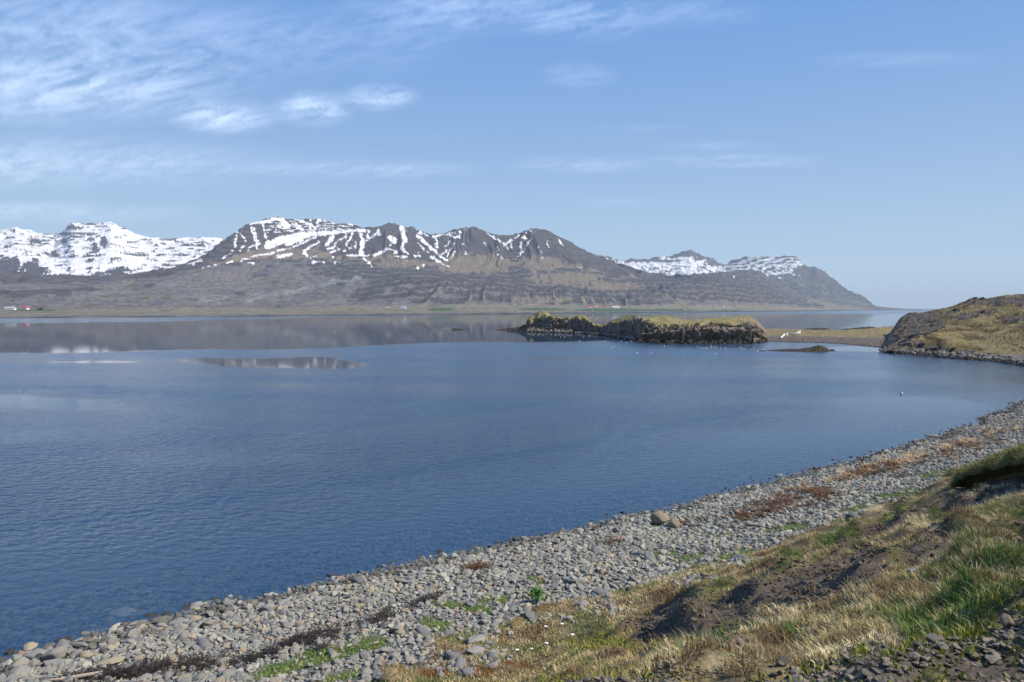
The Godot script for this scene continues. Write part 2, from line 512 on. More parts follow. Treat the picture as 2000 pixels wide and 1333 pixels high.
func build_mountains() -> void:
	var rock_tex := grain(71, 0.02, 0.72, 1.0)
	var mat := with_grain(rough_mat(Color.WHITE, 1.0), rock_tex, 220.0)
	mat.metallic_specular = 0.1

	# ---- the main range across the fjord
	var crest := [-260,548, 0,540, 100,545, 200,545, 300,535, 370,520, 395,508, 430,480, 460,458, 480,443, 500,437, 530,429, 545,425, 560,429, 585,431, 610,431, 625,429, 650,437, 680,437, 710,446, 735,443, 760,436, 790,442, 820,454, 840,459, 870,455, 900,447, 920,444, 940,450, 965,458, 990,460, 1010,458, 1030,451, 1047,447, 1065,452, 1085,459, 1110,470, 1130,483, 1150,493, 1175,504, 1200,514, 1225,521, 1265,536, 1300,538, 1360,539, 1400,541, 1430,548, 1470,557, 1500,565, 1530,577, 1550,590, 1562,598, 1610,603]
	var crest_d := [-260,2500, 0,2600, 300,2800, 390,3000, 460,3500, 545,3900, 760,4000, 1047,4200, 1200,4300, 1300,4300, 1400,4500, 1500,4900, 1562,5150, 1610,5300]
	var shore := [-260,624, 0,622.5, 300,620, 500,618.5, 700,616.5, 900,614.5, 1100,612.6, 1300,610.8, 1500,608.8, 1610,607.7]
	var foot := [-260,606, 0,606, 300,606, 500,604, 700,600, 850,598, 1000,598, 1200,599, 1400,599, 1500,600, 1560,603, 1610,605]
	var bench := [-260,580, 0,580, 300,579, 500,574, 700,566, 830,552, 950,556, 1020,569, 1100,573, 1200,574, 1300,562, 1360,551, 1420,553, 1470,564, 1500,572, 1540,588, 1610,604]
	var shelf := [-260,560, 0,556, 200,556, 300,548, 390,525, 460,515, 560,509, 700,512, 800,512, 870,524, 960,526, 1050,522, 1120,524, 1200,540, 1260,551, 1320,548, 1400,545, 1440,551, 1480,560, 1540,583, 1610,603.5]
	var st := []
	var px := -260.0
	while px <= 1610.1:
		var s0 := ground(px, line_at(shore, px), 0.0)
		var ds := -s0.z
		var dc := ease_at(crest_d, px)
		var s: Array = [px]
		s.append(Vector3(s0.x * 0.97, -6, -ds * 0.97))
		s.append(at(px, line_at(shore, px) - 1.0, ds + (dc - ds) * 0.015))
		s.append(at(px, ease_at(foot, px), ds + (dc - ds) * 0.20))
		s.append(at(px, ease_at(bench, px), ds + (dc - ds) * 0.42))
		s.append(at(px, minf(ease_at(shelf, px), line_at(shelf, px) + 4.0), ds + (dc - ds) * 0.66))
		var top := at(px, line_at(crest, px), dc)
		s.append(top)
		s.append(Vector3(top.x * 1.1, top.y * 0.55, top.z * 1.12))
		st.append(s)
		px += 5.0
	var L := loft(st, 1640, [3, 18, 40, 56, 88, 6])
	var nx: int = L.nx
	var ny: int = L.ny
	var p: PackedVector3Array = L.p
	var col := PackedColorArray()
	col.resize(nx * ny)
	# snow strokes sorted into buckets of 20 px
	var bucket := {}
	for c in snow_strokes:
		for b in range(int(floor((minf(c[0], c[2]) - c[4] - 3) / 20.0)), int(floor((maxf(c[0], c[2]) + c[4] + 3) / 20.0)) + 1):
			if not bucket.has(b): bucket[b] = []
			bucket[b].append(c)
	var teal := [[572,570,629,556,5.0],[629,556,712,542,5.5],[392,588,425,587,5.5],[425,585,445,580,3.0],[482,586,520,577,7.0],[520,577,560,570,5.0]]
	var fields := [[862,605,30,3.2],[1060,604.5,55,2.6],[1190,606,75,3.6],[1300,606,70,2.6],[1420,606.5,40,1.2],[60,606,60,2.2]]
	for j in ny:
		var v: float = L.rows[j]
		for i in nx:
			var k := j * nx + i
			var q := p[k]
			var x := q.x
			var sx: float = L.px[i]
			var upper := smoothstep(3.7, 4.4, v) * (1.0 - smoothstep(4.9, 5.0, v) * 0.8)
			var mid := smoothstep(2.0, 2.3, v) * (1.0 - smoothstep(3.9, 4.1, v))
			var wv := simple.get_noise_2d(x * 0.004, v * 1.5)
			var gully := ridged.get_noise_2d(x * 0.0042 + wv * 0.5, v * 0.55 + x * 0.0006)      # -1 .. 1, ridges high
			var fine := fbm.get_noise_3d(x * 0.012, q.y * 0.02, q.z * 0.006)
			var cliff := clampf(smoothstep(0.0, 0.35, fbm.get_noise_2d(x * 0.0011 + 3.0, v * 0.7)) + smoothstep(560.0, 900.0, sx), 0.0, 1.0)
			var dh := 0.0
			var y0 := q.y
			# beds of lava dipping to the left
			var bed := 26.0
			var lift := 0.11 * (x if x < -400.0 else -400.0 + (x + 400.0) * exp(-(x + 400.0) / 900.0))
			var ss := (q.y - lift + fbm.get_noise_2d(x * 0.0016, q.z * 0.0012) * 12.0) / bed
			var step := stair(ss, 0.16) - ss
			var tread := ss - floorf(ss)
			var steep_now := smoothstep(0.3, 0.42, tread) * (1.0 - smoothstep(0.58, 0.7, tread))
			dh += step * bed * (0.6 * mid * (0.65 + 0.35 * cliff) + 0.30 * upper)
			dh += upper * (gully * 26.0 - 6.0) * (0.4 + 0.6 * (1.0 - smoothstep(4.75, 5.0, v)))
			var flute := ridged.get_noise_2d(x * 0.011, v * 0.5 + 7.0)
			var low_cliff := mid * smoothstep(720.0, 860.0, sx) * (1.0 - smoothstep(3.0, 3.25, v))
			dh += low_cliff * (flute * 13.0)
			dh += mid * ridged.get_noise_2d(x * 0.0034 + 31.0, v * 0.4) * 10.0
			dh += fine * 7.0 * (mid + upper)
			if v > 4.9 and v < 5.1: dh += fbm.get_noise_2d(x * 0.02, 3.0) * 5.0
			if v >= 1.0 and v < 2.3: dh += simple.get_noise_2d(x * 0.01, q.z * 0.01) * 0.8
			q.y += dh
			p[k] = q
			# what covers it
			var pic := seen(q)
			var n1 := fbm.get_noise_2d(x * 0.006, q.z * 0.004 + q.y * 0.01)
			var n2 := fbm.get_noise_2d(x * 0.03, q.z * 0.02 + q.y * 0.03)
			var c := Color(0.160, 0.154, 0.166)                      # scree
			if steep_now > 0.5 and (mid * cliff + upper * 0.7) > 0.45 + 0.9 * n1: c = Color(0.081, 0.079, 0.092)   # bare basalt in the risers
			elif tread > 0.78 and mid > 0.3: c = Color(0.168, 0.163, 0.178)
			elif n2 > 0.22 and mid > 0.2: c = Color(0.136, 0.126, 0.094)    # thin grass
			var thin := (y0 - lift + fbm.get_noise_2d(x * 0.0016, q.z * 0.0012) * 12.0 + simple.get_noise_2d(x * 0.01, q.z * 0.01) * 0.8) / 5.2
			if mid > 0.3 and thin - floorf(thin) < 0.33 and n2 + fbm.get_noise_2d(x * 0.0025, thin * 0.3) > -0.25: c = c * 0.64      # thin dark beds
			c *= 1.0 + 0.18 * n2 + 0.14 * n1
			if upper > 0.4: c = c.lerp(Color(0.075, 0.070, 0.080) * (1.0 + 0.3 * n2), 0.75)
			# withered grass below the scree fans and on the shelf
			var tan_zone := smoothstep(0.16, 0.0, absf(v - 4.12 - 0.12 * n1)) * smoothstep(380.0, 460.0, sx) * (1.0 - smoothstep(1230.0, 1330.0, sx))
			tan_zone = maxf(tan_zone, smoothstep(-0.2, 0.5, patches(pic, [[930, 516, 95, 24], [1060, 515, 60, 18], [1110, 545, 90, 16], [1200, 560, 80, 10], [1060, 585, 70, 9], [790, 515, 70, 10]])))
			if tan_zone + n2 * 0.7 + n1 * 0.4 > 0.62: c = Color(0.195, 0.166, 0.134) * (1.0 + 0.25 * n2)
			# grass between the lower scree fans
			if v > 1.9 and v < 2.9 and sx > 760.0 and flute + n2 * 0.6 > 0.40 + (v - 1.9) * 0.75: c = Color(0.186, 0.174, 0.119) * (1.0 + 0.2 * n2)
			if v <= 2.08 + 0.1 * n1:
				c = Color(0.213, 0.197, 0.160) * (1.0 + 0.35 * n1 + 0.2 * n2)
				if n2 + n1 > 0.35: c = Color(0.150, 0.146, 0.105)
				if patches(pic, fields) > 0.1 + n2 * 0.12: c = Color(0.068, 0.121, 0.061) * (1.0 + 0.2 * n2)
			if v < 1.25 + 0.12 * n1: c = Color(0.155, 0.146, 0.143) * (1.0 + 0.5 * n2)
			if v < 1.04: c = Color(0.027, 0.028, 0.030)
			if strokes(pic, teal) + n2 * 1.6 + n1 * 0.5 > 0.5: c = Color(0.190, 0.215, 0.200) * (1.0 + 0.2 * n2)
			# snow
			if v > 3.3:
				var s_ := -9.0
				var jit := Vector2(fbm.get_noise_2d(x * 0.02 + 50.0, q.y * 0.02), fbm.get_noise_2d(x * 0.02 - 50.0, q.y * 0.03)) * 3.6
				jit += Vector2(simple.get_noise_2d(x * 0.07, q.y * 0.06), simple.get_noise_2d(x * 0.06, q.y * 0.07 + 40.0)) * 1.1
				var rag := n2 * 1.9 - 0.3 - (0.8 if steep_now > 0.5 else 0.0)
				for cc in bucket.get(int(floor(pic.x / 20.0)), []): s_ = maxf(s_, near_line(pic + jit, cc) * cc[4] + rag)
				var is_snow := s_ > 0.0
				if sx > 515.0 and sx < 690.0 and pic.y < 455.0 + (sx - 515.0) * -0.02 and (tread < 0.36 or tread > 0.66) and n2 > -0.05 and v < 4.97: is_snow = true
				if sx > 486.0 and sx < 660.0 and v > 4.9 and v < 5.0 and n1 > -0.1 : is_snow = true
				if v < 4.4 and v > 3.75 and sx > 300.0 and sx < 900.0 and n2 > 0.52 and gully < 0.0: is_snow = true
				if is_snow and v < 5.3: c = Color(0.86, 0.87, 0.88)
			col[k] = c
	L.p = p
	strips["range"] = {"nx": nx, "ny": 3 + 18 + 22, "p": p, "px": L.px}
	var o := obj("mountain_range", sheet(nx, ny, p, col), mat)
	tag(o, "long brown basalt mountain range with snow filled gullies across the fjord", "", "", "structure")

	# ---- snowy mountains behind, to the left
	var crest_b := [-260,448, -120,455, -60,452, 0,450, 20,447, 33,446, 45,450, 62,452, 72,458, 90,459, 105,461, 112,458, 125,452, 134,440, 142,436.5, 165,437.5, 190,438, 217,435.5, 232,444, 248,449, 262,458, 280,464, 300,466, 318,466, 332,470, 350,467, 390,465, 420,466, 433,469, 470,474, 520,480, 600,490]
	st = []
	px = -260.0
	while px <= 600.1:
		var y := line_at(crest_b, px)
		var s: Array = [px, at(px, 565, 2900), at(px, 545, 3250), at(px, lerpf(545, y, 0.42), 3900), at(px, lerpf(545, y, 0.72), 4700), at(px, y, 5300)]
		s.append(Vector3(s[5].x * 1.1, s[5].y * 0.6, s[5].z * 1.1))
		st.append(s)
		px += 4.0
	L = loft(st, 760, [16, 36, 36, 36, 4])
	nx = L.nx; ny = L.ny; p = L.p
	col = PackedColorArray()
	col.resize(nx * ny)
	for j in ny:
		var v: float = L.rows[j]
		for i in nx:
			var k := j * nx + i
			var q := p[k]
			var x := q.x
			var wv := simple.get_noise_2d(x * 0.003, v * 1.2)
			var gully := ridged.get_noise_2d(x * 0.0034 + wv * 0.5 + 90.0, v * 0.5)
			var n2 := fbm.get_noise_2d(x * 0.022, q.y * 0.03 + v)
			var n1 := fbm.get_noise_2d(x * 0.005 + 8.0, q.y * 0.012)
			var n3 := simple.get_noise_2d(x * 0.010, q.y * 0.022 + v * 0.5)
			var bed := 30.0
			var ss := (q.y - 0.02 * x + n1 * 7.0) / bed
			var tread := ss - floorf(ss)
			var on := smoothstep(0.5, 1.2, v) * (1.0 - smoothstep(3.93, 4.0, v))
			q.y += on * ((stair(ss, 0.14) - ss) * bed * 0.55 + gully * 20.0 * (1.0 - smoothstep(3.4, 4.0, v)) + n2 * 5.0)
			if v > 3.9: q.y += fbm.get_noise_2d(x * 0.02, 9.0) * 4.0
			p[k] = q
			var pic := seen(q)
			var snow := smoothstep(552.0, 520.0, pic.y + n1 * 34.0)
			var c := Color(0.081, 0.080, 0.101) * (1.0 + 0.3 * n2)
			if pic.y > 545.0: c = Color(0.117, 0.112, 0.125) * (1.0 + 0.3 * n2)
			var bare := 0.0
			if tread > 0.36 and tread < 0.64: bare += 0.6
			bare += n2 * 0.75 + n3 * 1.1 + gully * 0.5 - 0.86 - n1 * 0.7
			bare = maxf(bare, patches(pic, [[146, 445, 20, 6], [135, 457, 28, 4], [170, 457, 26, 3], [203, 473, 9, 13], [185, 480, 6, 8], [125, 472, 8, 7], [105, 497, 14, 5], [70, 470, 22, 4]]) * 2.0 + n2 * 1.2)
			bare = maxf(bare, patches(pic, [[20, 530, 75, 28], [-60, 535, 120, 32]]) * 3.0 + n2)
			if v > 3.97 and n2 > 0.1: bare = 1.0
			if strokes(pic, [[40, 508, 58, 507, 4.0], [42, 512, 40, 520, 2.0], [38, 525, 34, 533, 1.6], [48, 530, 47, 536, 1.4], [100, 505, 90, 525, 3.0], [90, 525, 84, 535, 1.6]]) + n2 * 0.4 > 0.0: bare = -1.0
			if snow + n2 * 0.35 > 0.45 and bare < 0.25: c = Color(0.86, 0.87, 0.88)
			elif pic.y > 522.0 and gully + n2 * 0.8 < -0.52 and pic.y < 550.0: c = Color(0.86, 0.87, 0.88)
			col[k] = c
	o = obj("snowy_mountains", sheet(nx, ny, p, col), mat)
	tag(o, "snow covered stepped mountains rising behind the left end of the range", "", "", "structure")

	# ---- the far headland to the right and its snow fields
	var crest_c := [1120,505, 1160,501, 1166,498, 1170,497.5, 1176,503, 1184,502, 1192,506, 1205,511, 1230,510, 1260,508, 1290,505, 1318,501, 1330,496, 1340,494, 1347,491, 1355,495, 1364,499, 1380,504, 1395,509, 1402,515, 1420,516, 1437,510, 1455,506, 1485,503, 1500,504, 1520,503.5, 1545,502, 1556,504.5, 1564,512, 1575,521, 1584,524.5, 1593,523, 1601,527, 1612,534, 1620,543, 1632,550, 1645,562, 1662,573, 1690,584, 1703,594, 1712,599, 1740,602.4, 1780,604.0, 1830,604.6]
	st = []
	px = 1120.0
	while px <= 1830.1:
		var y := line_at(crest_c, px)
		var ds := line_at([1120, 5200, 1560, 5600, 1640, 6000, 1740, 6600, 1830, 7400], px)
		var dc := line_at([1120, 7600, 1345, 8200, 1550, 8000, 1640, 7600, 1740, 7000, 1830, 7600], px)
		var sy := 604.0 + 13.0 * FOCAL / ds + 0.1
		var s: Array = [px, at(px, sy + 0.6, ds * 0.985), at(px, sy - 0.9, ds + 20.0), at(px, minf(lerpf(sy, y, 0.16), sy - 1.2), lerpf(ds, dc, 0.22)), at(px, minf(lerpf(sy, y, 0.55), sy - 1.5), lerpf(ds, dc, 0.55)), at(px, minf(y, sy - 1.8), dc)]
		s.append(Vector3(s[5].x * 1.08, s[5].y * 0.3, s[5].z * 1.08))
		st.append(s)
		px += 3.0
	L = loft(st, 620, [2, 20, 46, 52, 4])
	nx = L.nx; ny = L.ny; p = L.p
	col = PackedColorArray()
	col.resize(nx * ny)
	for j in ny:
		var v: float = L.rows[j]
		for i in nx:
			var k := j * nx + i
			var q := p[k]
			var x := q.x
			var sx: float = L.px[i]
			var n2 := fbm.get_noise_2d(x * 0.014, q.y * 0.02 + v)
			var n1 := fbm.get_noise_2d(x * 0.003 + 18.0, q.y * 0.01)
			var gully := ridged.get_noise_2d(x * 0.004 + v * 0.9 + 190.0, v * 0.5)
			var flank := smoothstep(1.6, 2.4, v) * (1.0 - smoothstep(3.9, 4.0, v))
			var tall := clampf(q.y / 150.0, 0.0, 1.0)
			var ss := (q.y + n1 * 8.0) / 38.0
			var tread := ss - floorf(ss)
			q.y += tall * flank * ((stair(ss, 0.15) - ss) * 20.0 + gully * 26.0 + n2 * 9.0)
			if v > 3.9: q.y += tall * fbm.get_noise_2d(x * 0.012, 19.0) * 8.0
			p[k] = q
			var pic := seen(q)
			var c := Color(0.127, 0.120, 0.132) * (1.0 + 0.3 * n2)
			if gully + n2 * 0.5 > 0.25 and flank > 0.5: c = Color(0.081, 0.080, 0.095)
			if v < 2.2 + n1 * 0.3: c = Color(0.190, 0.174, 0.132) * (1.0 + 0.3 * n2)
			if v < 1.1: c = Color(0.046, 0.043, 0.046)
			if n2 + n1 > 0.45 and v < 3.2: c = Color(0.190, 0.164, 0.127)
			var snowy := false
			if sx < 1412.0 and pic.y < 541.0:
				snowy = true
				if v > 3.72 + 0.2 * n1 + n2 * 0.25: snowy = false
				if patches(pic, [[1345, 497, 26, 5.5], [1300, 510, 30, 3], [1395, 514, 20, 6], [1270, 509, 20, 3], [1365, 506, 14, 4]]) + n2 * 0.7 > 0.05: snowy = false
				if pic.y > 519.0 and sx > 1250.0 and n2 + fbm.get_noise_2d(x * 0.004, q.y * 0.09) > 0.22: snowy = false
			elif sx < 1570.0 and pic.y < line_at([1412, 536, 1480, 534, 1500, 540, 1545, 533, 1560, 520], sx):
				snowy = n2 * 0.5 + n1 * 0.4 + (0.3 if tread < 0.33 or tread > 0.67 else -0.35) + (pic.y - 505.0) * 0.012 > -0.02
				if v > 3.9: snowy = n2 > 0.2
				if pic.y > 524.0 and n2 < 0.05 and sx > 1500.0: snowy = false
			if strokes(pic, [[1500, 536, 1545, 532.5, 1.6], [1409, 530, 1440, 528, 1.2], [1549, 537.5, 1553, 537.5, 0.9], [1563, 537.6, 1565, 537.6, 0.8], [1513, 540.5, 1515, 540.8, 0.7], [1521, 543.5, 1527, 544, 0.8]]) > 0.0: snowy = true
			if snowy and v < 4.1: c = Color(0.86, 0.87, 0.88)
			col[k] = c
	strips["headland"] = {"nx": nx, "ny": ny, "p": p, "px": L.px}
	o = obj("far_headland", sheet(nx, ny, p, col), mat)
	tag(o, "hazy headland with snow fields sloping down to the open sea", "", "", "structure")

	# ---- a dark shoulder in front of the snow fields
	var crest_d2 := [1320,542, 1350,537, 1380,534.5, 1415,531.5, 1440,528, 1462,527.5, 1482,529, 1492,534, 1500,541, 1525,553, 1550,568, 1580,588]
	st = []
	px = 1320.0
	while px <= 1580.1:
		var y := line_at(crest_d2, px)
		var s: Array = [px, at(px, 600, 5150), at(px, lerpf(600, y, 0.4), 5400), at(px, lerpf(600, y, 0.7), 5650), at(px, y, 5900)]
		s.append(Vector3(s[4].x * 1.1, s[4].y * 0.6, s[4].z * 1.1))
		st.append(s)
		px += 3.0
	L = loft(st, 260, [20, 24, 24, 4])
	nx = L.nx; ny = L.ny; p = L.p
	col = PackedColorArray()
	col.resize(nx * ny)
	for j in ny:
		var v: float = L.rows[j]
		for i in nx:
			var k := j * nx + i
			var q := p[k]
			var n2 := fbm.get_noise_2d(q.x * 0.02, q.y * 0.03 + v)
			var n1 := fbm.get_noise_2d(q.x * 0.004 + 28.0, q.y * 0.01)
			var ss := (q.y + n1 * 14.0) / 26.0
			q.y += smoothstep(0.2, 0.6, v) * (1.0 - smoothstep(2.8, 3.0, v)) * ((stair(ss, 0.15) - ss) * 14.0 + ridged.get_noise_2d(q.x * 0.006 + 70.0, v) * 14.0)
			p[k] = q
			var tread := ss - floorf(ss)
			var c := Color(0.114, 0.106, 0.119) * (1.0 + 0.3 * n2)
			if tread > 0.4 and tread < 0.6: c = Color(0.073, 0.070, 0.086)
			elif n2 + n1 > 0.3: c = Color(0.172, 0.156, 0.116)
			if absf(seen(q).x - 1433.5) < 1.2 and absf(seen(q).y - 540.5) < 1.4: c = Color(0.86, 0.87, 0.88)
			col[k] = c
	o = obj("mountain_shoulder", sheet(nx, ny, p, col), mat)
	tag(o, "dark flat topped shoulder below the right hand snow fields", "", "", "structure")

# ---------------------------------------------------------------- islet, isthmus, hill
var land_mat: StandardMaterial3D
var strips := {}                                             # lofted land, kept for standing things on it

func stand(strip: String, px: float, py: float) -> Vector3:  # the point of that land seen in that direction
	var L: Dictionary = strips[strip]
	var nx: int = L.nx
	var i := clampi(roundi((px - L.px[0]) / (L.px[nx - 1] - L.px[0]) * (nx - 1)), 0, nx - 1)
	var best := Vector3.ZERO
	var err := 1e9
	for j: int in L.ny:
		var q: Vector3 = L.p[j * nx + i]
		if q.y < 0.2: continue
		var e := absf(seen(q).y - py) + j * 0.002
		if e < err:
			err = e
			best = q
	return best

func build_islet() -> void:
	stone_mat = with_grain(rough_mat(Color.WHITE, 0.9), grain(17, 0.05, 0.68, 1.0), 1.1)
	for k in 5: stone_kinds.append(stone_mesh(100 + k, 2, [0.62, 0.5, 0.75, 0.42, 0.6][k], [1.15, 1.35, 1.0, 1.3, 1.6][k], [7, 9, 11, 8, 10][k], 0.55))
	for k in 6: boulder_kinds.append(stone_mesh(200 + k, 2, [0.55, 0.45, 0.65, 0.4, 0.6, 0.75][k], [1.3, 1.7, 1.1, 1.9, 1.5, 1.05][k], [9, 8, 11, 7, 10, 12][k], 0.6))
	land_mat = with_grain(rough_mat(Color.WHITE, 0.95), grain(91, 0.03, 0.62, 1.0), 9.0)
	# [px, waterline, top of the low front rocks, dip behind them, cliff top, crest] as heights in the picture
	var t := [[985,645.5,644,643.5,643,642.5],[1010,647,644,643,642,641],[1027,648,643,641,636,634],[1030,648.5,643,640.5,626,623],[1037,649,643,640.5,624.5,619],[1045,649,643,640.5,624.5,614.5],[1052,649.5,643,640.5,624,610],[1057,649.5,643,641,623.5,608.7],[1066,650,643.5,641,622.5,609.6],[1072,650,644,641,622,612.5],[1078,650,644,641.5,622,619.8],[1090,650.5,644,642,622,620],[1098,651,645,643,626,621],[1115,651.5,645,643,624,619],[1130,652,646,643,622.5,616.8],[1142,652.5,646,644,624,616.8],[1152,653.5,647,644,633,626],[1158,654,648,645,637,632],[1172,655,649,646,638.5,634.5],[1186,657,650,647,637.5,633.5],[1193,659,651,648,631,627.5],[1210,662,652,649,632,622],[1230,665,653,650,629,617.8],[1242,667,654,652,627,616.2],[1248,669,656,655,628,619],[1252,670,656.5,655.5,629,621.5],[1280,672,652,654,637,619],[1298,672.5,651,652,640,618.2],[1312,673,650,651,640,622],[1340,673,649,646,638,625.8],[1360,673,648,644,636,625],[1400,673,646,643,637,622.5],[1440,672.5,646,642,639,620],[1455,672,647.5,645,637,618.3],[1464,671.5,650,647,636,619.5],[1474,671,652,650,638,624],[1482,670.5,656,654,642,630.5],[1490,669.5,661,659,650,637],[1498,668.6,666,665,660,649],[1506,668,667,666.5,666,665]]
	var st := []
	for a in t:
		var f := ground(a[0], a[1], 0.0)
		var d := -f.z
		var w := smoothstep(1180.0, 1300.0, float(a[0]))
		st.append([a[0], ground(a[0], a[1] + 1.5, -1.2), at(a[0], a[2], d + lerpf(9.0, 14.0, w)), at(a[0], a[3], d + lerpf(13.0, 24.0, w)), at(a[0], a[4], d + lerpf(16.0, 30.0, w)), at(a[0], a[5], d + lerpf(30.0, 52.0, w)), at(a[0], a[5] + 3.0, d + lerpf(42.0, 70.0, w)), Vector3(f.x * (d + 88.0) / d, -2.0, -d - lerpf(52.0, 88.0, w))])
	var L := loft(st, 700, [22, 10, 24, 20, 6, 6])
	var nx: int = L.nx
	var p: PackedVector3Array = L.p
	var col := PackedColorArray()
	col.resize(p.size())
	for j: int in L.ny:
		var v: float = L.rows[j]
		for i in nx:
			var k := j * nx + i
			var q := p[k]
			var sx: float = L.px[i]
			var blocks := ridged.get_noise_3d(q.x * 0.10, q.y * 0.14, q.z * 0.10)
			var lumps := fbm.get_noise_3d(q.x * 0.35 + q.y * 0.2, q.y * 0.3, q.z * 0.35)
			var colm := ridged.get_noise_2d(q.x * 0.22, q.z * 0.05 + q.y * 0.03)
			var on := smoothstep(0.0, 0.4, v) * (1.0 - smoothstep(3.0, 3.5, v))
			q.z += on * (blocks * 2.8 + lumps * 1.8 + colm * 1.4 + simple.get_noise_2d(q.x * 0.055, 4.0) * 6.0 * smoothstep(0.6, 1.6, v))
			q.y += on * (blocks * 0.9 + lumps * 1.3)
			if v > 3.0: q.y += lumps * 0.5 + blocks * 0.2
			p[k] = q
			var n2 := fbm.get_noise_2d(q.x * 0.12, q.z * 0.12 + q.y * 0.2)
			var c := Color(0.225, 0.180, 0.140) * (1.0 + 0.5 * n2 + 0.3 * lumps)
			if lumps > 0.28: c = Color(0.30, 0.245, 0.19)
			if q.y < (0.9 if sx > 1235.0 else 0.3) + n2 * 0.8: c = Color(0.052, 0.044, 0.036) * (1.0 + 0.4 * n2)
			elif v < 1.2 and sx < 1230.0 and n2 > -0.1: c = Color(0.312, 0.273, 0.227) * (1.0 + 0.4 * lumps)
			var grass := smoothstep(2.75, 3.1, v + 0.35 * n2)
			if sx > 1300.0 and v > 1.85 + n2 * 0.25: grass = maxf(grass, 1.0 if n2 + simple.get_noise_2d(q.x * 0.06, q.z * 0.1) * 0.5 > -0.05 + 0.6 * smoothstep(2.9, 2.2, v) else 0.0)
			if (sx > 1458.0 and v > 2.5 and sx < 1500.0 and lumps + n2 > -0.25): grass = 0.0
			if absf(sx - 1240.0) < 9.0 and v < 4.3: grass = 0.0
			if grass > 0.5:
				c = Color(0.332, 0.280, 0.137) * (1.0 + 0.35 * n2)
				if lumps > 0.12: c = Color(0.227, 0.215, 0.091)
			col[k] = c
	strips["islet"] = L
	L.p = p
	var o := obj("rocky_islet", sheet(nx, L.ny, p, col), land_mat)
	rubble(o, t, 330.0, 1000.0, 1240.0, 1100, 0.55)
	rubble(o, t, 300.0, 1240.0, 1500.0, 700, 0.36)
	tag(o, "dark rocky islet with yellow grass on top in the bay", "", "", "structure")

	# isthmus: a gravel beach and a low grass bar
	t = [[1472,671.3,664,654,645],[1485,671,659,650,643],[1500,670.5,657.5,649,642.5],[1540,671,658,650,643.6],[1600,672.5,659,652,645.2],[1640,675,660,652,645.6],[1680,680,661,652,643.5],[1720,686,662,651,640],[1745,689.5,664,652,637],[1775,693,668,656,635],[1800,696,672,660,634]]
	st = []
	for a in t:
		var f := ground(a[0], a[1], 0.0)
		var d := -f.z
		var cr := ground(a[0], a[4], 2.4 + 0.8 * smoothstep(1650.0, 1760.0, float(a[0])))
		st.append([a[0], ground(a[0], a[1] + 2.0, -0.6), ground(a[0], a[2], 1.5), at(a[0], a[3], lerpf(-ground(a[0], a[2], 1.5).z, -cr.z, 0.55)), cr, Vector3(cr.x * 1.06, -1.0, cr.z * 1.06)])
	L = loft(st, 420, [22, 16, 16, 5])
	nx = L.nx
	p = L.p
	col = PackedColorArray()
	col.resize(p.size())
	for j: int in L.ny:
		var v: float = L.rows[j]
		for i in nx:
			var k := j * nx + i
			var q := p[k]
			var n2 := fbm.get_noise_2d(q.x * 0.16, q.z * 0.16)
			var n3 := fbm.get_noise_2d(q.x * 0.9, q.z * 0.5)
			var grassy := v + n2 * 0.3 > 1.15
			q.y += n3 * (0.22 if v > 0.3 and v < 1.1 else 0.08) + (n2 * 0.5 if grassy and v < 3.2 else 0.0)
			p[k] = q
			var c := Color(0.164, 0.141, 0.125) * (1.0 + 0.75 * n3)
			if q.y < 0.25 + n2 * 0.2: c = Color(0.060, 0.052, 0.045)
			if n2 > 0.35 and not grassy: c = Color(0.153, 0.104, 0.075)
			if grassy:
				c = Color(0.290, 0.231, 0.125) * (1.0 + 0.35 * n2 + 0.2 * n3)
				if n3 > 0.22: c = Color(0.170, 0.151, 0.066)
			col[k] = c
	L.p = p
	strips["isthmus"] = L
	o = obj("isthmus", sheet(nx, L.ny, p, col), land_mat)
	tag(o, "low grassy isthmus with a grey gravel beach between islet and hill", "", "", "structure")

	# the hill at the right: [px, waterline, top of the shore stones, top of the low bluff, mid slope, crest]
	t = [[1716,689,689.2,689,687,684],[1726,690,687,682,672,666],[1735,690.5,685,674,662,655],[1745,691.5,684,668,655,641],[1755,692,683,660,652,626],[1763,692.5,683,657,651,617.5],[1775,693,683,654,650,614.5],[1790,694,683,652,648,612],[1830,698,684,655,642,606.3],[1850,700.5,687,664,641,602],[1870,701.5,690,668,641,596.5],[1882,702,691,671,640,591],[1890,702.5,692,673,640,586],[1905,703.5,692,675,640,583],[1930,705,693,678,638,585],[1945,707,694,681,638,580.5],[1965,709.5,695,682,636,577],[2000,714.5,698,684,634,580],[2040,718,702,687,632,578],[2140,726,708,692,628,566]]
	st = []
	for a in t:
		var f := ground(a[0], a[1], 0.0)
		var d := -f.z
		var far := line_at([1716, 60, 1763, 105, 1850, 110, 2000, 115, 2140, 120], a[0])
		st.append([a[0], ground(a[0], a[1] + 2.0, -0.6), ground(a[0], a[2], lerpf(-0.5, 1.0, smoothstep(1716.0, 1740.0, float(a[0])))), at(a[0], a[3], d + 24.0), at(a[0], a[4], d + far * 0.48), at(a[0], a[5], d + far), Vector3(f.x * (d + far + 60.0) / d, 1.0, -(d + far + 60.0))])
	L = loft(st, 520, [14, 22, 34, 54, 6])
	nx = L.nx
	p = L.p
	col = PackedColorArray()
	col.resize(p.size())
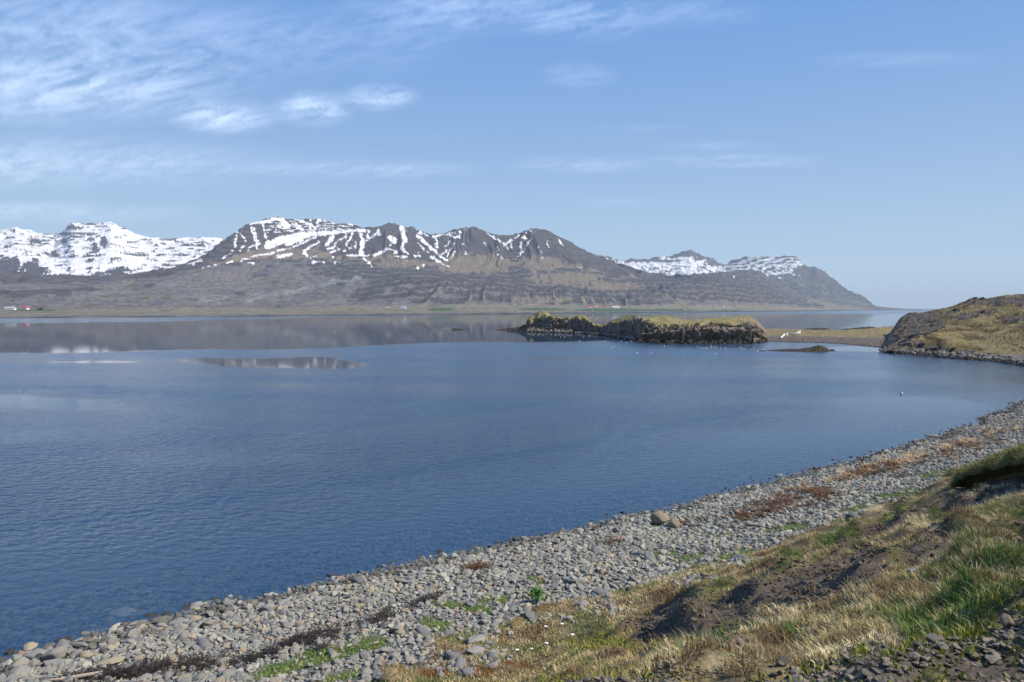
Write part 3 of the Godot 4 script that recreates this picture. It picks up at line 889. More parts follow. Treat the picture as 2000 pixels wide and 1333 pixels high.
	var crags := [[1740,660,1775,630,15.0],[1755,650,1830,630,16.0],[1770,622,1830,618,10.0],[1890,590,1930,591,6.5],[1930,590,2010,586,8.0],[1895,617,1925,611,6.0],[1868,622,1890,620,5.0],[1965,624,2010,620,8.0],[1995,598,2010,595,7.0],[1755,672,1800,676,8.0],[1730,684,1760,672,7.0],[1750,690,1890,691,6.0],[1880,697,1930,700,4.0],[1800,682,1860,684,4.0],[1850,612,1870,608,4.0]]
	for j: int in L.ny:
		var v: float = L.rows[j]
		for i in nx:
			var k := j * nx + i
			var q := p[k]
			var pic := seen(q)
			var n2 := fbm.get_noise_2d(q.x * 0.10, q.z * 0.10)
			var n3 := fbm.get_noise_2d(q.x * 0.5, q.z * 0.4)
			var lumps := fbm.get_noise_3d(q.x * 0.3, q.y * 0.3, q.z * 0.3)
			var blocks := ridged.get_noise_3d(q.x * 0.12, q.y * 0.16, q.z * 0.12)
			var crag := strokes(pic, crags) + n2 * 0.9
			var on := smoothstep(-0.15, 0.35, crag) * smoothstep(0.0, 0.5, v) * smoothstep(1722.0, 1752.0, float(L.px[i]))
			q.z += on * (blocks * 2.2 + lumps * 1.4)
			q.y += on * (blocks * 0.8 - 0.1 + lumps * 1.0) + (1.0 - on) * smoothstep(1.2, 1.8, v) * (n2 * 1.1 + n3 * 0.3)
			p[k] = q
			var c := Color(0.178, 0.145, 0.062) * (1.0 + 0.4 * n2 + 0.2 * n3)
			if n2 + n3 * 0.4 > 0.16: c = Color(0.260, 0.206, 0.104) * (1.0 + 0.2 * n3)
			elif n2 < -0.2: c = Color(0.115, 0.089, 0.037)
			if v > 1.95 and v < 2.4 and pic.y > 655.0 and n3 > -0.3: c = Color(0.240, 0.206, 0.099) * (1.0 + 0.3 * n3)
			if crag > 0.12:
				c = Color(0.115, 0.099, 0.089) * (1.0 + 0.5 * lumps)
				if n3 > 0.18: c = Color(0.183, 0.155, 0.124)
			if crag > 0.12 and pic.y > 653.0 and n2 > -0.25: c = Color(0.159, 0.126, 0.103) * (1.0 + 0.5 * lumps)
			elif v < 1.15 + n2 * 0.2: c = Color(0.192, 0.173, 0.163) * (1.0 + 0.8 * n3)
			if q.y < 0.35 + n2 * 0.4: c = Color(0.043, 0.037, 0.032)
			col[k] = c
	L.p = p
	strips["hill"] = L
	o = obj("grassy_hill", sheet(nx, L.ny, p, col), land_mat)
	rubble(o, t, 200.0, 1712.0, 2030.0, 1300, 0.40)
	tag(o, "olive grass hill with dark rock outcrops at the right", "", "", "structure")

	# skerries: [waterline left px, right px, waterline py, crest points ...]
	var sk := [["skerry", "long black seaweed covered skerry lying off the gravel isthmus", [1505,687.5, 1520,687.5, 1560,688, 1600,688.5, 1632,687.5], [1505,687, 1520,683.5, 1540,682.5, 1562,682.8, 1580,680.5, 1600,677.5, 1607,677.5, 1613,681, 1622,684, 1627,683, 1632,687], 7.0],
		["skerry", "tiny flat skerry at the left tip of the long black skerry", [1485,686.6, 1495,686.6], [1485,686.3, 1490,685.6, 1495,686.3], 3.0],
		["skerry", "small dark rock alone in the glassy water left of the islet", [882,645, 897,645.2, 913,645.2], [882,644.7, 886,642, 890,642.6, 902,643.4, 913,644.9], 9.0],
		["skerry", "low dark reef trailing off the left end of the islet", [965,645.5, 990,646, 1032,648.5], [965,645, 975,643.6, 990,642.8, 1005,641.5, 1015,640.5, 1024,636, 1030,637, 1032,640], 12.0],
		["skerry", "dark rocks behind the middle of the grassy isthmus", [1570,646, 1622,647], [1570,645.5, 1585,642.6, 1600,642, 1612,641.6, 1622,645.5], 14.0],
		["skerry", "dark rocks behind the isthmus beside the grassy hill", [1652,648, 1716,648], [1652,646.5, 1662,643, 1672,642, 1690,639.6, 1702,639.4, 1716,641.5], 14.0]]
	for e in sk:
		var wl: Array = e[2]
		var cr: Array = e[3]
		st = []
		var n := 24
		for i in n + 1:
			var px := lerpf(wl[0], wl[-2], float(i) / n)
			var f := ground(px, line_at(wl, px), 0.0)
			if (e[1] as String).contains("behind"): f = Vector3(0, 0, -385.0) + Vector3((px - 1000.0) / FOCAL * 385.0, 0, 0)
			var top := at(px, line_at(cr, px) - 0.3, -f.z + e[4])
			top.y = maxf(top.y, 0.12)
			var s: Array = [px, Vector3(f.x, -0.5, f.z + 1.5), Vector3(f.x, lerpf(0.0, top.y, 0.45), f.z - e[4] * 0.35), top, Vector3(f.x * 1.02, -0.5, f.z - e[4] * 2.2)]
			st.append(s)
		L = loft(st, 150, [9, 8, 8])
		nx = L.nx
		p = L.p
		col = PackedColorArray()
		col.resize(p.size())
		for k in p.size():
			var q := p[k]
			var b := fbm.get_noise_3d(q.x * 0.7, q.y * 0.7, q.z * 0.7)
			var edge := smoothstep(0.0, 0.06, float(k % nx) / nx) * smoothstep(1.0, 0.94, float(k % nx) / nx)
			q.y += (b * 0.7 + ridged.get_noise_2d(q.x * 0.5, q.z * 0.3) * 0.35) * clampf(q.y, 0.0, 1.0) * edge
			q.z += b * 0.8
			p[k] = q
			col[k] = (Color(0.052, 0.044, 0.036) if b < 0.15 else Color(0.095, 0.08, 0.055)) * (1.0 + 0.5 * b)
		o = obj(e[0], sheet(nx, L.ny, p, col), land_mat)
		tag(o, e[1], "rock", "skerries in the bay")

# fallen rocks along the waterline of a lofted shore: stations [px, waterline py, foot py ...]
func rubble(parent: Node, t: Array, _depth: float, from: float, to: float, count: int, size: float) -> void:
	var places := []
	var colors := []
	for k in count:
		var px := rng.randf_range(from, to)
		var i := 0
		while i < t.size() - 2 and px > t[i + 1][0]: i += 1
		var f: float = (px - t[i][0]) / (t[i + 1][0] - t[i][0])
		var y0 := lerpf(t[i][1], t[i + 1][1], f)
		var y1 := lerpf(t[i][2], t[i + 1][2], f)
		var up := pow(rng.randf(), 1.5)
		if fbm.get_noise_2d(px * 0.03, 7.0) + rng.randf_range(-0.4, 0.5) < 0.0: continue
		var a := ground(px, y0, 0.0)
		var q := a + Vector3(a.x, 0, a.z).normalized() * up * 8.0
		q.y = up * 1.3 - 0.1
		var s := size * exp(rng.randf_range(-0.8, 0.75))
		places.append(Transform3D(Basis.from_euler(Vector3(rng.randf_range(-0.8, 0.8), rng.randf_range(0, TAU), rng.randf_range(-0.8, 0.8))).scaled(Vector3.ONE * s), q))
		var c := Color(0.25, 0.225, 0.19) if rng.randf() < 0.7 else Color(0.33, 0.30, 0.26)
		if q.y < 0.25 or (px > 1240.0 and px < 1500.0): c = Color(0.075, 0.064, 0.05)
		colors.append(c * rng.randf_range(0.6, 1.2))
	many("rubble", boulder_kinds[5], stone_mat, places, colors, parent)

# ---------------------------------------------------------------- the near ground
const GX := -90.0
const GZ := -175.0
const GC := 1.5
const GNX := 170
const GNZ := 130
var field := PackedFloat32Array()

var inner_edge := [-300,1560, 300,1400, 450,1352, 640,1345, 740,1335, 800,1312, 845,1290, 835,1265, 855,1242, 960,1234, 1010,1204, 1060,1182, 1180,1165, 1330,1120, 1400,1092, 1480,1078, 1540,1050, 1650,1010, 1720,985, 1800,958, 1850,930, 1900,905, 2000,866, 2300,780]
var dirt := [[1250,1236,1420,1206,24],[1400,1200,1560,1150,32],[1540,1158,1700,1105,34],[1660,1118,1850,1066,22],[1290,1195,1400,1182,12],[1650,1058,1760,1022,12],[1760,1010,1860,985,15],[1850,985,2010,935,19],[1980,1050,2010,1045,12]]
var straw := [[1880,986,1990,958,11],[1478,1170,1520,1160,7],[1520,1212,1560,1206,9],[1640,1128,1680,1120,6],[1600,1290,1740,1265,10],[1740,1040,1830,1025,9],[1440,1250,1520,1230,9],[1690,1000,1720,992,8],[1300,1320,1420,1300,14],[1660,1190,1700,1180,14]]
var green := [[1790,1235,1900,1205,30],[1850,1170,2010,1120,26],[1830,1012,1872,1006,13],[1600,1062,1650,1050,10],[1520,1100,1560,1085,9],[1400,1240,1560,1225,10],[1340,1320,1420,1280,12],[1730,1020,1770,1012,8],[1960,900,2010,885,14],[1280,1120,1330,1108,8],[1960,1085,2010,1075,12]]
var beach_green := [[505,1322,600,1295,13],[600,1290,740,1256,14],[1320,1098,1372,1084,6],[1408,1092,1470,1076,8],[1500,1036,1575,1028,7],[1705,975,1790,958,7],[1640,1000,1690,990,5],[830,1215,870,1225,9],[940,1175,990,1170,7],[1030,1130,1060,1140,5],[1280,1085,1320,1080,7],[1800,930,1880,920,7],[1380,1050,1430,1046,4],[640,1330,700,1318,9],[850,1180,960,1195,6]]
var moss := [[1170,1248,1235,1268,17],[1120,1262,1170,1272,8],[1240,1236,1270,1240,6]]
var red_heath := [[915,1318,960,1312,12],[985,1302,1040,1298,7],[1838,950,1862,956,8],[830,1325,880,1318,9],[1180,1185,1200,1190,6]]
var wrack := [[110,1332,330,1302,6],[330,1298,480,1285,5],[460,1286,560,1270,5],[560,1258,660,1236,5.5],[640,1240,700,1230,4],[700,1222,800,1192,5],[800,1180,860,1170,3],[200,1318,420,1300,7],[640,1262,620,1268,6]]
var red_wrack := [[1430,1010,1520,988,7],[1490,985,1620,962,6],[1540,975,1620,968,9],[1640,935,1760,905,5],[1720,918,1900,872,7],[1860,885,2000,838,9],[1660,925,1700,915,5],[1310,1030,1370,1018,4],[900,1110,960,1100,3],[1180,1060,1240,1052,3]]
var pale_wrack := [[1640,930,1780,897,5],[1780,893,1900,862,4],[1880,868,2000,825,5],[1560,955,1640,935,3],[1720,912,1800,892,5]]

func build_field() -> void:
	var pts := []                                             # x, z, height
	var shore := [0,1306, 60,1290, 130,1268, 260,1232, 400,1197, 560,1162, 700,1128, 850,1098, 1000,1066, 1130,1037, 1300,1000, 1450,961, 1550,933, 1650,906, 1750,880, 1830,856, 1900,831, 1960,806, 2000,786]
	var sh := []
	for i in range(0, shore.size(), 2):
		var q := ground(shore[i], shore[i + 1], 0.0)
		sh.append(Vector2(q.x, q.z))
	sh = [Vector2(-95, 0), Vector2(-60, -8), Vector2(-36, -16)] + sh + [Vector2(88, -106), Vector2(104, -121), Vector2(116, -140), Vector2(121, -158)]
	for i in sh.size():
		var a: Vector2 = sh[maxi(i - 1, 0)]
		var b: Vector2 = sh[mini(i + 1, sh.size() - 1)]
		var n := (b - a).normalized().orthogonal()            # towards the sea
		if n.dot(Vector2(-0.6, -0.8)) < 0: n = -n
		pts.append(Vector3(sh[i].x, sh[i].y, 0.0))
		pts.append(Vector3(sh[i].x + n.x * 6, sh[i].y + n.y * 6, -0.75))
		pts.append(Vector3(sh[i].x + n.x * 16, sh[i].y + n.y * 16, -2.6))
		pts.append(Vector3(sh[i].x + n.x * 34, sh[i].y + n.y * 34, -6.0))
	for a in [[740,1333,1.9],[850,1265,1.9],[960,1234,1.9],[1060,1182,1.9],[1180,1165,2.0],[1330,1120,2.0],[1480,1078,2.1],[1540,1050,2.1],[1650,1010,2.2],[1720,985,2.2],[1800,958,2.4],[1850,930,2.4],[1900,900,2.4],[2000,862,2.4],[300,1333,0.9],[560,1300,1.2],[560,1250,0.9],[800,1190,1.0],[1100,1100,1.1],[1400,1040,1.1],[1700,940,1.2],[1900,870,1.4],
			[1000,1333,3.0],[1150,1310,4.3],[1300,1290,6.0],[1400,1312,7.8],[1300,1205,4.1],[1200,1245,3.5],[1100,1262,2.7],[950,1290,2.4],[1500,1290,8.1],[1600,1310,8.9],[1750,1322,9.5],[2000,1330,9.8],[1900,1270,9.5],[1999,1200,9.2],[1800,1200,8.5],[1650,1230,8.1],[1550,1200,7.1],[1450,1180,5.8],[1400,1135,3.6],[1500,1120,4.5],[1600,1130,5.8],[1700,1130,7.0],[1850,1120,8.1],[2000,1100,8.5],[2000,1040,8.0],[1900,1050,7.2],[1800,1060,6.5],[1700,1070,5.2],[1600,1080,3.9],[1650,1035,3.1],[1750,1010,4.1],[1850,1000,5.7],[1950,980,6.9],[2000,960,7.3],[1900,960,6.0],[1800,975,4.0],[1870,935,3.8],[1960,945,6.4]]:
		var q := ground(a[0], a[1], a[2])
		pts.append(Vector3(q.x, q.z, a[2]))
	for a in [[0,2,11.2],[6,0,11.0],[-6,3,11.0],[-20,4,9.5],[-45,8,7.0],[-75,12,4.0],[14,-6,9.9],[22,-8,9.8],[30,-15,9.4],[40,-25,9.2],[36,-36,7.6],[50,-45,8.4],[66,-62,8.2],[80,-50,9.5],[100,-75,9.2],[120,-100,9.0],[140,-130,9.0],[140,-60,10.5],[-12,-12,4.4],[-6,-8,7.4],[-22,-10,3.6],[-45,-4,3.4],[2,-6,9.4],[4,-11,7.2],[-2,-13,4.6],[56,-64,2.6],[84,-90,3.0],[108,-108,3.2],[128,-140,3.4],[136,-160,4]]:
		pts.append(Vector3(a[0], a[1], a[2]))
	field.resize(GNX * GNZ)
	for j in GNZ:
		for i in GNX:
			var x := GX + i * GC
			var z := GZ + j * GC
			var sw := 0.0
			var sx := 0.0
			var sz := 0.0
			var sxx := 0.0
			var sxz := 0.0
			var szz := 0.0
			var s0 := 0.0
			var s1 := 0.0
			var s2 := 0.0
			for q: Vector3 in pts:
				var dx := q.x - x
				var dz := q.y - z
				var r := dx * dx + dz * dz
				if r > 1600.0: continue
				var w := 1.0 / ((r + 1.4) * (r + 1.4))
				sw += w; sx += w * dx; sz += w * dz
				sxx += w * dx * dx; sxz += w * dx * dz; szz += w * dz * dz
				s0 += w * q.z; s1 += w * q.z * dx; s2 += w * q.z * dz
			if sw <= 0.0:
				field[j * GNX + i] = -9.5 if offshore(x, z) > 0.0 else 9.0
				continue
			sxx += sw * 0.6
			szz += sw * 0.6
			var det := sw * (sxx * szz - sxz * sxz) - sx * (sx * szz - sxz * sz) + sz * (sx * sxz - sxx * sz)
			var da := s0 * (sxx * szz - sxz * sxz) - sx * (s1 * szz - sxz * s2) + sz * (s1 * sxz - sxx * s2)
			var h := da / det if absf(det) > 1e-12 else s0 / sw
			field[j * GNX + i] = clampf(h, -9.5, 11.6)

func cubic(a: float, b: float, c: float, d: float, t: float) -> float:
	return b + 0.5 * t * (c - a + t * (2.0 * a - 5.0 * b + 4.0 * c - d + t * (3.0 * (b - c) + d - a)))

func base_height(x: float, z: float) -> float:
	var u := clampf((x - GX) / GC, 1.0, GNX - 3.001)
	var v := clampf((z - GZ) / GC, 1.0, GNZ - 3.001)
	var i := int(u)
	var j := int(v)
	var r := []
	for k in range(-1, 3):
		var o := (j + k) * GNX + i
		r.append(cubic(field[o - 1], field[o], field[o + 1], field[o + 2], u - i))
	return cubic(r[0], r[1], r[2], r[3], v - j)

func on_beach(pic: Vector2, wob: float) -> bool:
	return pic.y < line_at(inner_edge, pic.x) + wob

func height(x: float, z: float) -> float:
	var h := base_height(x, z)
	var n := fbm.get_noise_2d(x * 0.25, z * 0.25)
	h += n * 0.10
	if h > 2.3:
		var k := smoothstep(2.3, 4.0, h)
		var lump := simple.get_noise_2d(x * 0.55 + 4.0, z * 0.55)
		h += k * (0.30 * lump * absf(lump) * 2.0 + 0.05 * simple.get_noise_2d(x * 1.7, z * 1.7))
		var pic := seen(Vector3(x, h, z))
		if pic.x > 1150.0 and pic.y > 880.0:
			var d := smoothstep(-0.2, 0.5, strokes(pic, dirt))
			if d > 0.0: h += d * (ridged.get_noise_2d(x * 0.5 + z * 0.4, z * 0.9 - x * 0.3) * 0.22 + fbm.get_noise_2d(x * 1.6, z * 1.6) * 0.16 - 0.1)
	return h

func build_ground() -> void:
	build_field()
	var xs := PackedFloat32Array()
	var zs := PackedFloat32Array()
	var x := GX + 2.0
	while x < 158.0:
		xs.append(x)
		x += 0.2 if x > -4.0 and x < 24.0 else (0.45 if x > -24.0 and x < 44.0 else 1.2)
	var z := GZ + 4.0
	while z < 12.0:
		zs.append(z)
		z += 0.2 if z > -26.0 and z < -2.0 else (0.5 if z > -60.0 else 1.2)
	var nx := xs.size()
	var nz := zs.size()
	var p := PackedVector3Array()
	var col := PackedColorArray()
	for j in nz:
		for i in nx:
			var h := height(xs[i], zs[j])
			var q := Vector3(xs[i], h, zs[j])
			p.append(q)
			var pic := seen(q)
			var n1 := fbm.get_noise_2d(q.x * 0.35, q.z * 0.35)
			var n2 := fbm.get_noise_2d(q.x * 1.6, q.z * 1.6)
			var c: Color
			if h < 0.15: c = Color(0.074, 0.069, 0.060) * (1.0 + 0.5 * n2)
			elif on_beach(pic, n2 * 9.0) or pic.y > 2000.0 and h < 2.2: c = Color(0.208, 0.202, 0.188) * (1.0 + 0.5 * n2)
			else:
				c = Color(0.276, 0.222, 0.121) * (1.0 + 0.35 * n1 + 0.35 * n2)
				if n1 > 0.18: c = Color(0.168, 0.161, 0.069) * (1.0 + 0.35 * n2)
				elif n1 < -0.22: c = Color(0.168, 0.123, 0.074) * (1.0 + 0.35 * n2)
				if strokes(pic, dirt) + n2 * 0.7 > 0.1: c = Color(0.148, 0.120, 0.092) * (1.0 + 0.6 * n2)
				elif strokes(pic, straw) + n2 * 0.6 > 0.1: c = Color(0.484, 0.390, 0.235) * (1.0 + 0.3 * n2)
				elif strokes(pic, green) + n2 * 0.6 > 0.1: c = Color(0.114, 0.148, 0.046) * (1.0 + 0.3 * n2)
				if gravel_here(pic) + n2 * 0.25 > 0.0: c = Color(0.141, 0.121, 0.096) * (1.0 + 0.6 * n2)
			if strokes(pic, beach_green) + n2 * 0.5 > 0.15: c = Color(0.134, 0.168, 0.060)
			col.append(c)
	var m := with_grain(rough_mat(Color.WHITE, 0.97), grain(55, 0.04, 0.55, 1.0), 1.7)
	var o := obj("hillside", sheet(nx, nz, p, col, true), m)
	tag(o, "grass and bare earth slope falling to the cobble beach", "", "", "structure")

func gravel_here(pic: Vector2) -> float:
	return clampf((pic.y - line_at([1480, 1345, 1560, 1320, 1620, 1296, 1700, 1274, 1850, 1262, 1920, 1240, 2000, 1220], pic.x)) / 14.0, -1.0, 1.0)

# ---------------------------------------------------------------- stones
func icosphere(level: int) -> Array:
	var t := (1.0 + sqrt(5.0)) / 2.0
	var v: Array[Vector3] = []
	for e in [[-1, t, 0], [1, t, 0], [-1, -t, 0], [1, -t, 0], [0, -1, t], [0, 1, t], [0, -1, -t], [0, 1, -t], [t, 0, -1], [t, 0, 1], [-t, 0, -1], [-t, 0, 1]]:
		v.append(Vector3(e[0], e[1], e[2]).normalized())
	var f := [[0, 11, 5], [0, 5, 1], [0, 1, 7], [0, 7, 10], [0, 10, 11], [1, 5, 9], [5, 11, 4], [11, 10, 2], [10, 7, 6], [7, 1, 8], [3, 9, 4], [3, 4, 2], [3, 2, 6], [3, 6, 8], [3, 8, 9], [4, 9, 5], [2, 4, 11], [6, 2, 10], [8, 6, 7], [9, 8, 1]]
	for l in level:
		var mid := {}
		var g := []
		for a in f:
			var m := []
			for e in [[a[0], a[1]], [a[1], a[2]], [a[2], a[0]]]:
				var key := Vector2i(mini(e[0], e[1]), maxi(e[0], e[1]))
				if not mid.has(key):
					mid[key] = v.size()
					v.append(((v[e[0]] + v[e[1]]) * 0.5).normalized())
				m.append(mid[key])
			g += [[a[0], m[0], m[2]], [a[1], m[1], m[0]], [a[2], m[2], m[1]], m]
		f = g
	return [v, f]

# a stone of radius about 1, its facets cut by a few random planes, lying flat
func stone_mesh(number: int, level: int, flat: float, long: float, cuts: int, bumpy: float) -> ArrayMesh:
	var r := RandomNumberGenerator.new()
	r.seed = number
	var base := icosphere(level)
	var planes := []
	for k in cuts:
		var n := Vector3(r.randf_range(-1, 1), r.randf_range(-1, 1), r.randf_range(-1, 1)).normalized()
		planes.append([n, r.randf_range(0.5, 0.86)])
	var pts := PackedVector3Array()
	for q: Vector3 in base[0]:
		var s := q * (1.0 + bumpy * fbm.get_noise_3d(q.x * 0.9 + number * 7.3, q.y * 0.9, q.z * 0.9))
		for pl in planes:
			var over: float = s.dot(pl[0]) - pl[1]
			if over > 0.0: s -= (pl[0] as Vector3) * over * 0.95
		pts.append(Vector3(s.x * long, s.y * flat, s.z))
	var st := SurfaceTool.new()
	st.begin(Mesh.PRIMITIVE_TRIANGLES)
	for q in pts: st.add_vertex(q)
	for a in base[1]:
		st.add_index(a[0]); st.add_index(a[2]); st.add_index(a[1])
	st.generate_normals()
	return st.commit()

var stone_mat: StandardMaterial3D
var stone_kinds := []
var boulder_kinds := []
var taken_spots := []                                        # where the single boulders lie: Vector3(x, z, radius)

func stone_color() -> Color:
	var c: Color
	var r := rng.randf()
	if r < 0.50: c = Color(0.303, 0.292, 0.262)
	elif r < 0.76: c = Color(0.358, 0.339, 0.295)
	elif r < 0.87: c = Color(0.226, 0.229, 0.220)
	elif r < 0.96: c = Color(0.380, 0.314, 0.226)
	elif r < 0.985: c = Color(0.330, 0.237, 0.182)
	else: c = Color(0.110, 0.108, 0.106)
	return Color(c.r * 1.12, c.g * 1.14, c.b * 1.09) * rng.randf_range(0.8, 1.2)

func build_beach() -> void:
	build_boulders()
	var beach := Node3D.new()
	beach.name = "beach"
	add_child(beach)
	tag(beach, "grey cobble beach curving along the bay", "", "", "structure")
	var found := []                                           # [apparent size, transform, colour]
	var pebbles := []
	var count := 0
	for layer in 2:
		var cell := 0.27 if layer == 0 else 0.19
		var z := -165.0
		while z < -8.0:
			var x := -70.0
			while x < 125.0:
				x += cell
				var fx := x + rng.randf_range(-0.5, 0.5) * cell
				var fz := z + rng.randf_range(-0.5, 0.5) * cell
				if absf(fx) > -fz * 0.84 + 3.0: continue
				var off := offshore(fx, fz)
				if off > 13.0 or off < -34.0: continue
				var dist := sqrt(fx * fx + fz * fz)
				if layer == 1 and dist > 60.0: continue
				if dist > 75.0 and rng.randf() < 0.35: continue
				var h := base_height(fx, fz)
				if h < -1.3 or h > 4.2: continue
				h = height(fx, fz)
				var pic := seen(Vector3(fx, h, fz))
				var inside := on_beach(pic, fbm.get_noise_2d(fx * 0.5, fz * 0.5) * 16.0)
				if not inside and pic.x > 0.0:
					var stray := patches(pic, [[960, 1285, 45, 22], [1185, 1185, 55, 20], [1430, 1100, 60, 14], [930, 1240, 60, 20], [1345, 1135, 50, 14], [1060, 1210, 60, 10], [880, 1300, 50, 25]])
					if stray + rng.randf_range(-0.9, 0.3) < 0.0: continue
					if layer == 0 and rng.randf() < 0.3: continue
				if strokes(pic, beach_green) > -0.1 and rng.randf() < 0.8: continue
				var blocked := false
				for b: Vector3 in taken_spots:
					if Vector2(b.x - fx, b.y - fz).length() < b.z: blocked = true
				if blocked: continue
				var size := 0.102 * exp(rng.randf_range(-0.75, 0.65)) if layer == 0 else 0.062 * exp(rng.randf_range(-0.5, 0.5))
				if layer == 0 and rng.randf() < 0.05: size *= 1.45
				if pic.x < 420.0: size *= 1.18
				if pic.x > 1500.0: size *= 0.92
				if off > 0.0: size *= 1.1
				var t := Transform3D(Basis.from_euler(Vector3(rng.randf_range(-0.6, 0.6), rng.randf_range(0, TAU), rng.randf_range(-0.6, 0.6))).scaled(Vector3.ONE * size), Vector3(fx, h + size * 0.22, fz))
				var c := stone_color()
				if h < -0.1: c = Color(0.075, 0.072, 0.06) * rng.randf_range(0.6, 1.4)      # under water, coated with weed
				elif h < 0.14 and rng.randf() < 0.75: c *= 0.48                       # still wet
				if h < 0.0: pebbles.append([size / dist * 0.3, t, c])
				elif pic.x < -20.0 or pic.x > 2020.0 or pic.y > 1350.0: pebbles.append([0.0, t, c])
				else: found.append([size / dist, t, c])
				count += 1
			z += cell
	found.sort_custom(func(a, b): return a[0] > b[0])
	var tones := []
	for k in 8:
		var m := with_grain(rough_mat(Color([0.30, 0.27, 0.34, 0.22, 0.37, 0.29, 0.33, 0.25][k], [0.29, 0.262, 0.32, 0.222, 0.31, 0.277, 0.295, 0.245][k], [0.258, 0.24, 0.28, 0.215, 0.225, 0.245, 0.25, 0.235][k]).linear_to_srgb(), 0.9, false), stone_mat.albedo_texture, 1.1)
		tones.append(m)
	for i in mini(300, found.size()):
		var o := MeshInstance3D.new()
		o.name = "stone" if i == 0 else "stone_%03d" % i
		o.mesh = boulder_kinds[i % 6] if i < 120 else stone_kinds[i % 5]
		o.material_override = tones[rng.randi() % 8]
		o.transform = found[i][1]
		beach.add_child(o, true)
	var places := [[], [], [], [], []]
	var colors := [[], [], [], [], []]
	for e in found.slice(300) + pebbles:
		var k := rng.randi() % 5
		places[k].append(e[1])
		colors[k].append(e[2])
	for k in 5:
		many(["rounded_cobbles", "flat_cobbles", "blocky_cobbles", "thin_cobbles", "long_cobbles"][k], stone_kinds[k], stone_mat, places[k], colors[k], beach)
	print("stones ", count)
	build_wrack(beach)

# strands of seaweed cast up in lines
func build_wrack(beach: Node3D) -> void:
	var st := SurfaceTool.new()
	st.begin(Mesh.PRIMITIVE_TRIANGLES)
	for b in 9:
		var a := Vector3(rng.randf_range(-0.12, 0.12), 0.02, rng.randf_range(-0.12, 0.12))
		var dir := Vector3(rng.randf_range(-1, 1), 0, rng.randf_range(-1, 1)).normalized() * 0.07
		for s in 4:
			var c := a + dir + Vector3(0, rng.randf_range(-0.02, 0.045), 0)
			c.y = maxf(c.y, 0.0)
			var w := dir.cross(Vector3.UP).normalized() * 0.011
			st.add_vertex(a - w); st.add_vertex(a + w); st.add_vertex(c + w)
			st.add_vertex(a - w); st.add_vertex(c + w); st.add_vertex(c - w)
			a = c
			dir = dir.rotated(Vector3.UP, rng.randf_range(-0.9, 0.9))
	st.generate_normals()
	var mesh := st.commit()
	var weed := rough_mat(Color.WHITE, 0.5)
	var dark := [[], []]
	var red := [[], []]
	for set_ in [[wrack, dark, 0.0], [red_wrack, red, 1.0], [pale_wrack, red, 2.0]]:
		for c in set_[0]:
			var n := int(Vector2(c[0] - c[2], c[1] - c[3]).length() * c[4] * (0.12 if set_[2] == 0.0 else 0.2))
			for k in n:
				var t := rng.randf()
				var px: float = lerpf(c[0], c[2], t) + rng.randfn() * c[4] * 2.2
				var py: float = lerpf(c[1], c[3], t) + rng.randfn() * c[4] * 1.3
				if fbm.get_noise_2d(px * 0.018, py * 0.05) + fbm.get_noise_2d(px * 0.07, py * 0.14) * 0.7 < rng.randf_range(-0.1, 0.12): continue
				var q := ground(px, py, 1.0)
				q = ground(px, py, base_height(q.x, q.z) + 0.1)
				q.y = height(q.x, q.z) + rng.randf_range(0.06, 0.15)
				var s := rng.randf_range(0.6, 1.5) * (1.0 if px < 1300.0 else 1.4)
				set_[1][0].append(Transform3D(Basis.from_euler(Vector3(rng.randf_range(-0.3, 0.3), rng.randf_range(0, TAU), rng.randf_range(-0.3, 0.3))).scaled(Vector3(s, s * 0.6, s)), q))
				var col := Color(0.035, 0.026, 0.018)
				if set_[2] == 1.0: col = Color(0.085, 0.045, 0.022)
				elif set_[2] == 2.0: col = Color(0.34, 0.255, 0.15)
				set_[1][1].append(col * rng.randf_range(0.6, 1.6))
	var o := many("dark_seaweed", mesh, weed, dark[0], dark[1], beach)
	o = many("dry_seaweed", mesh, rough_mat(Color.WHITE, 0.9), red[0], red[1], beach)

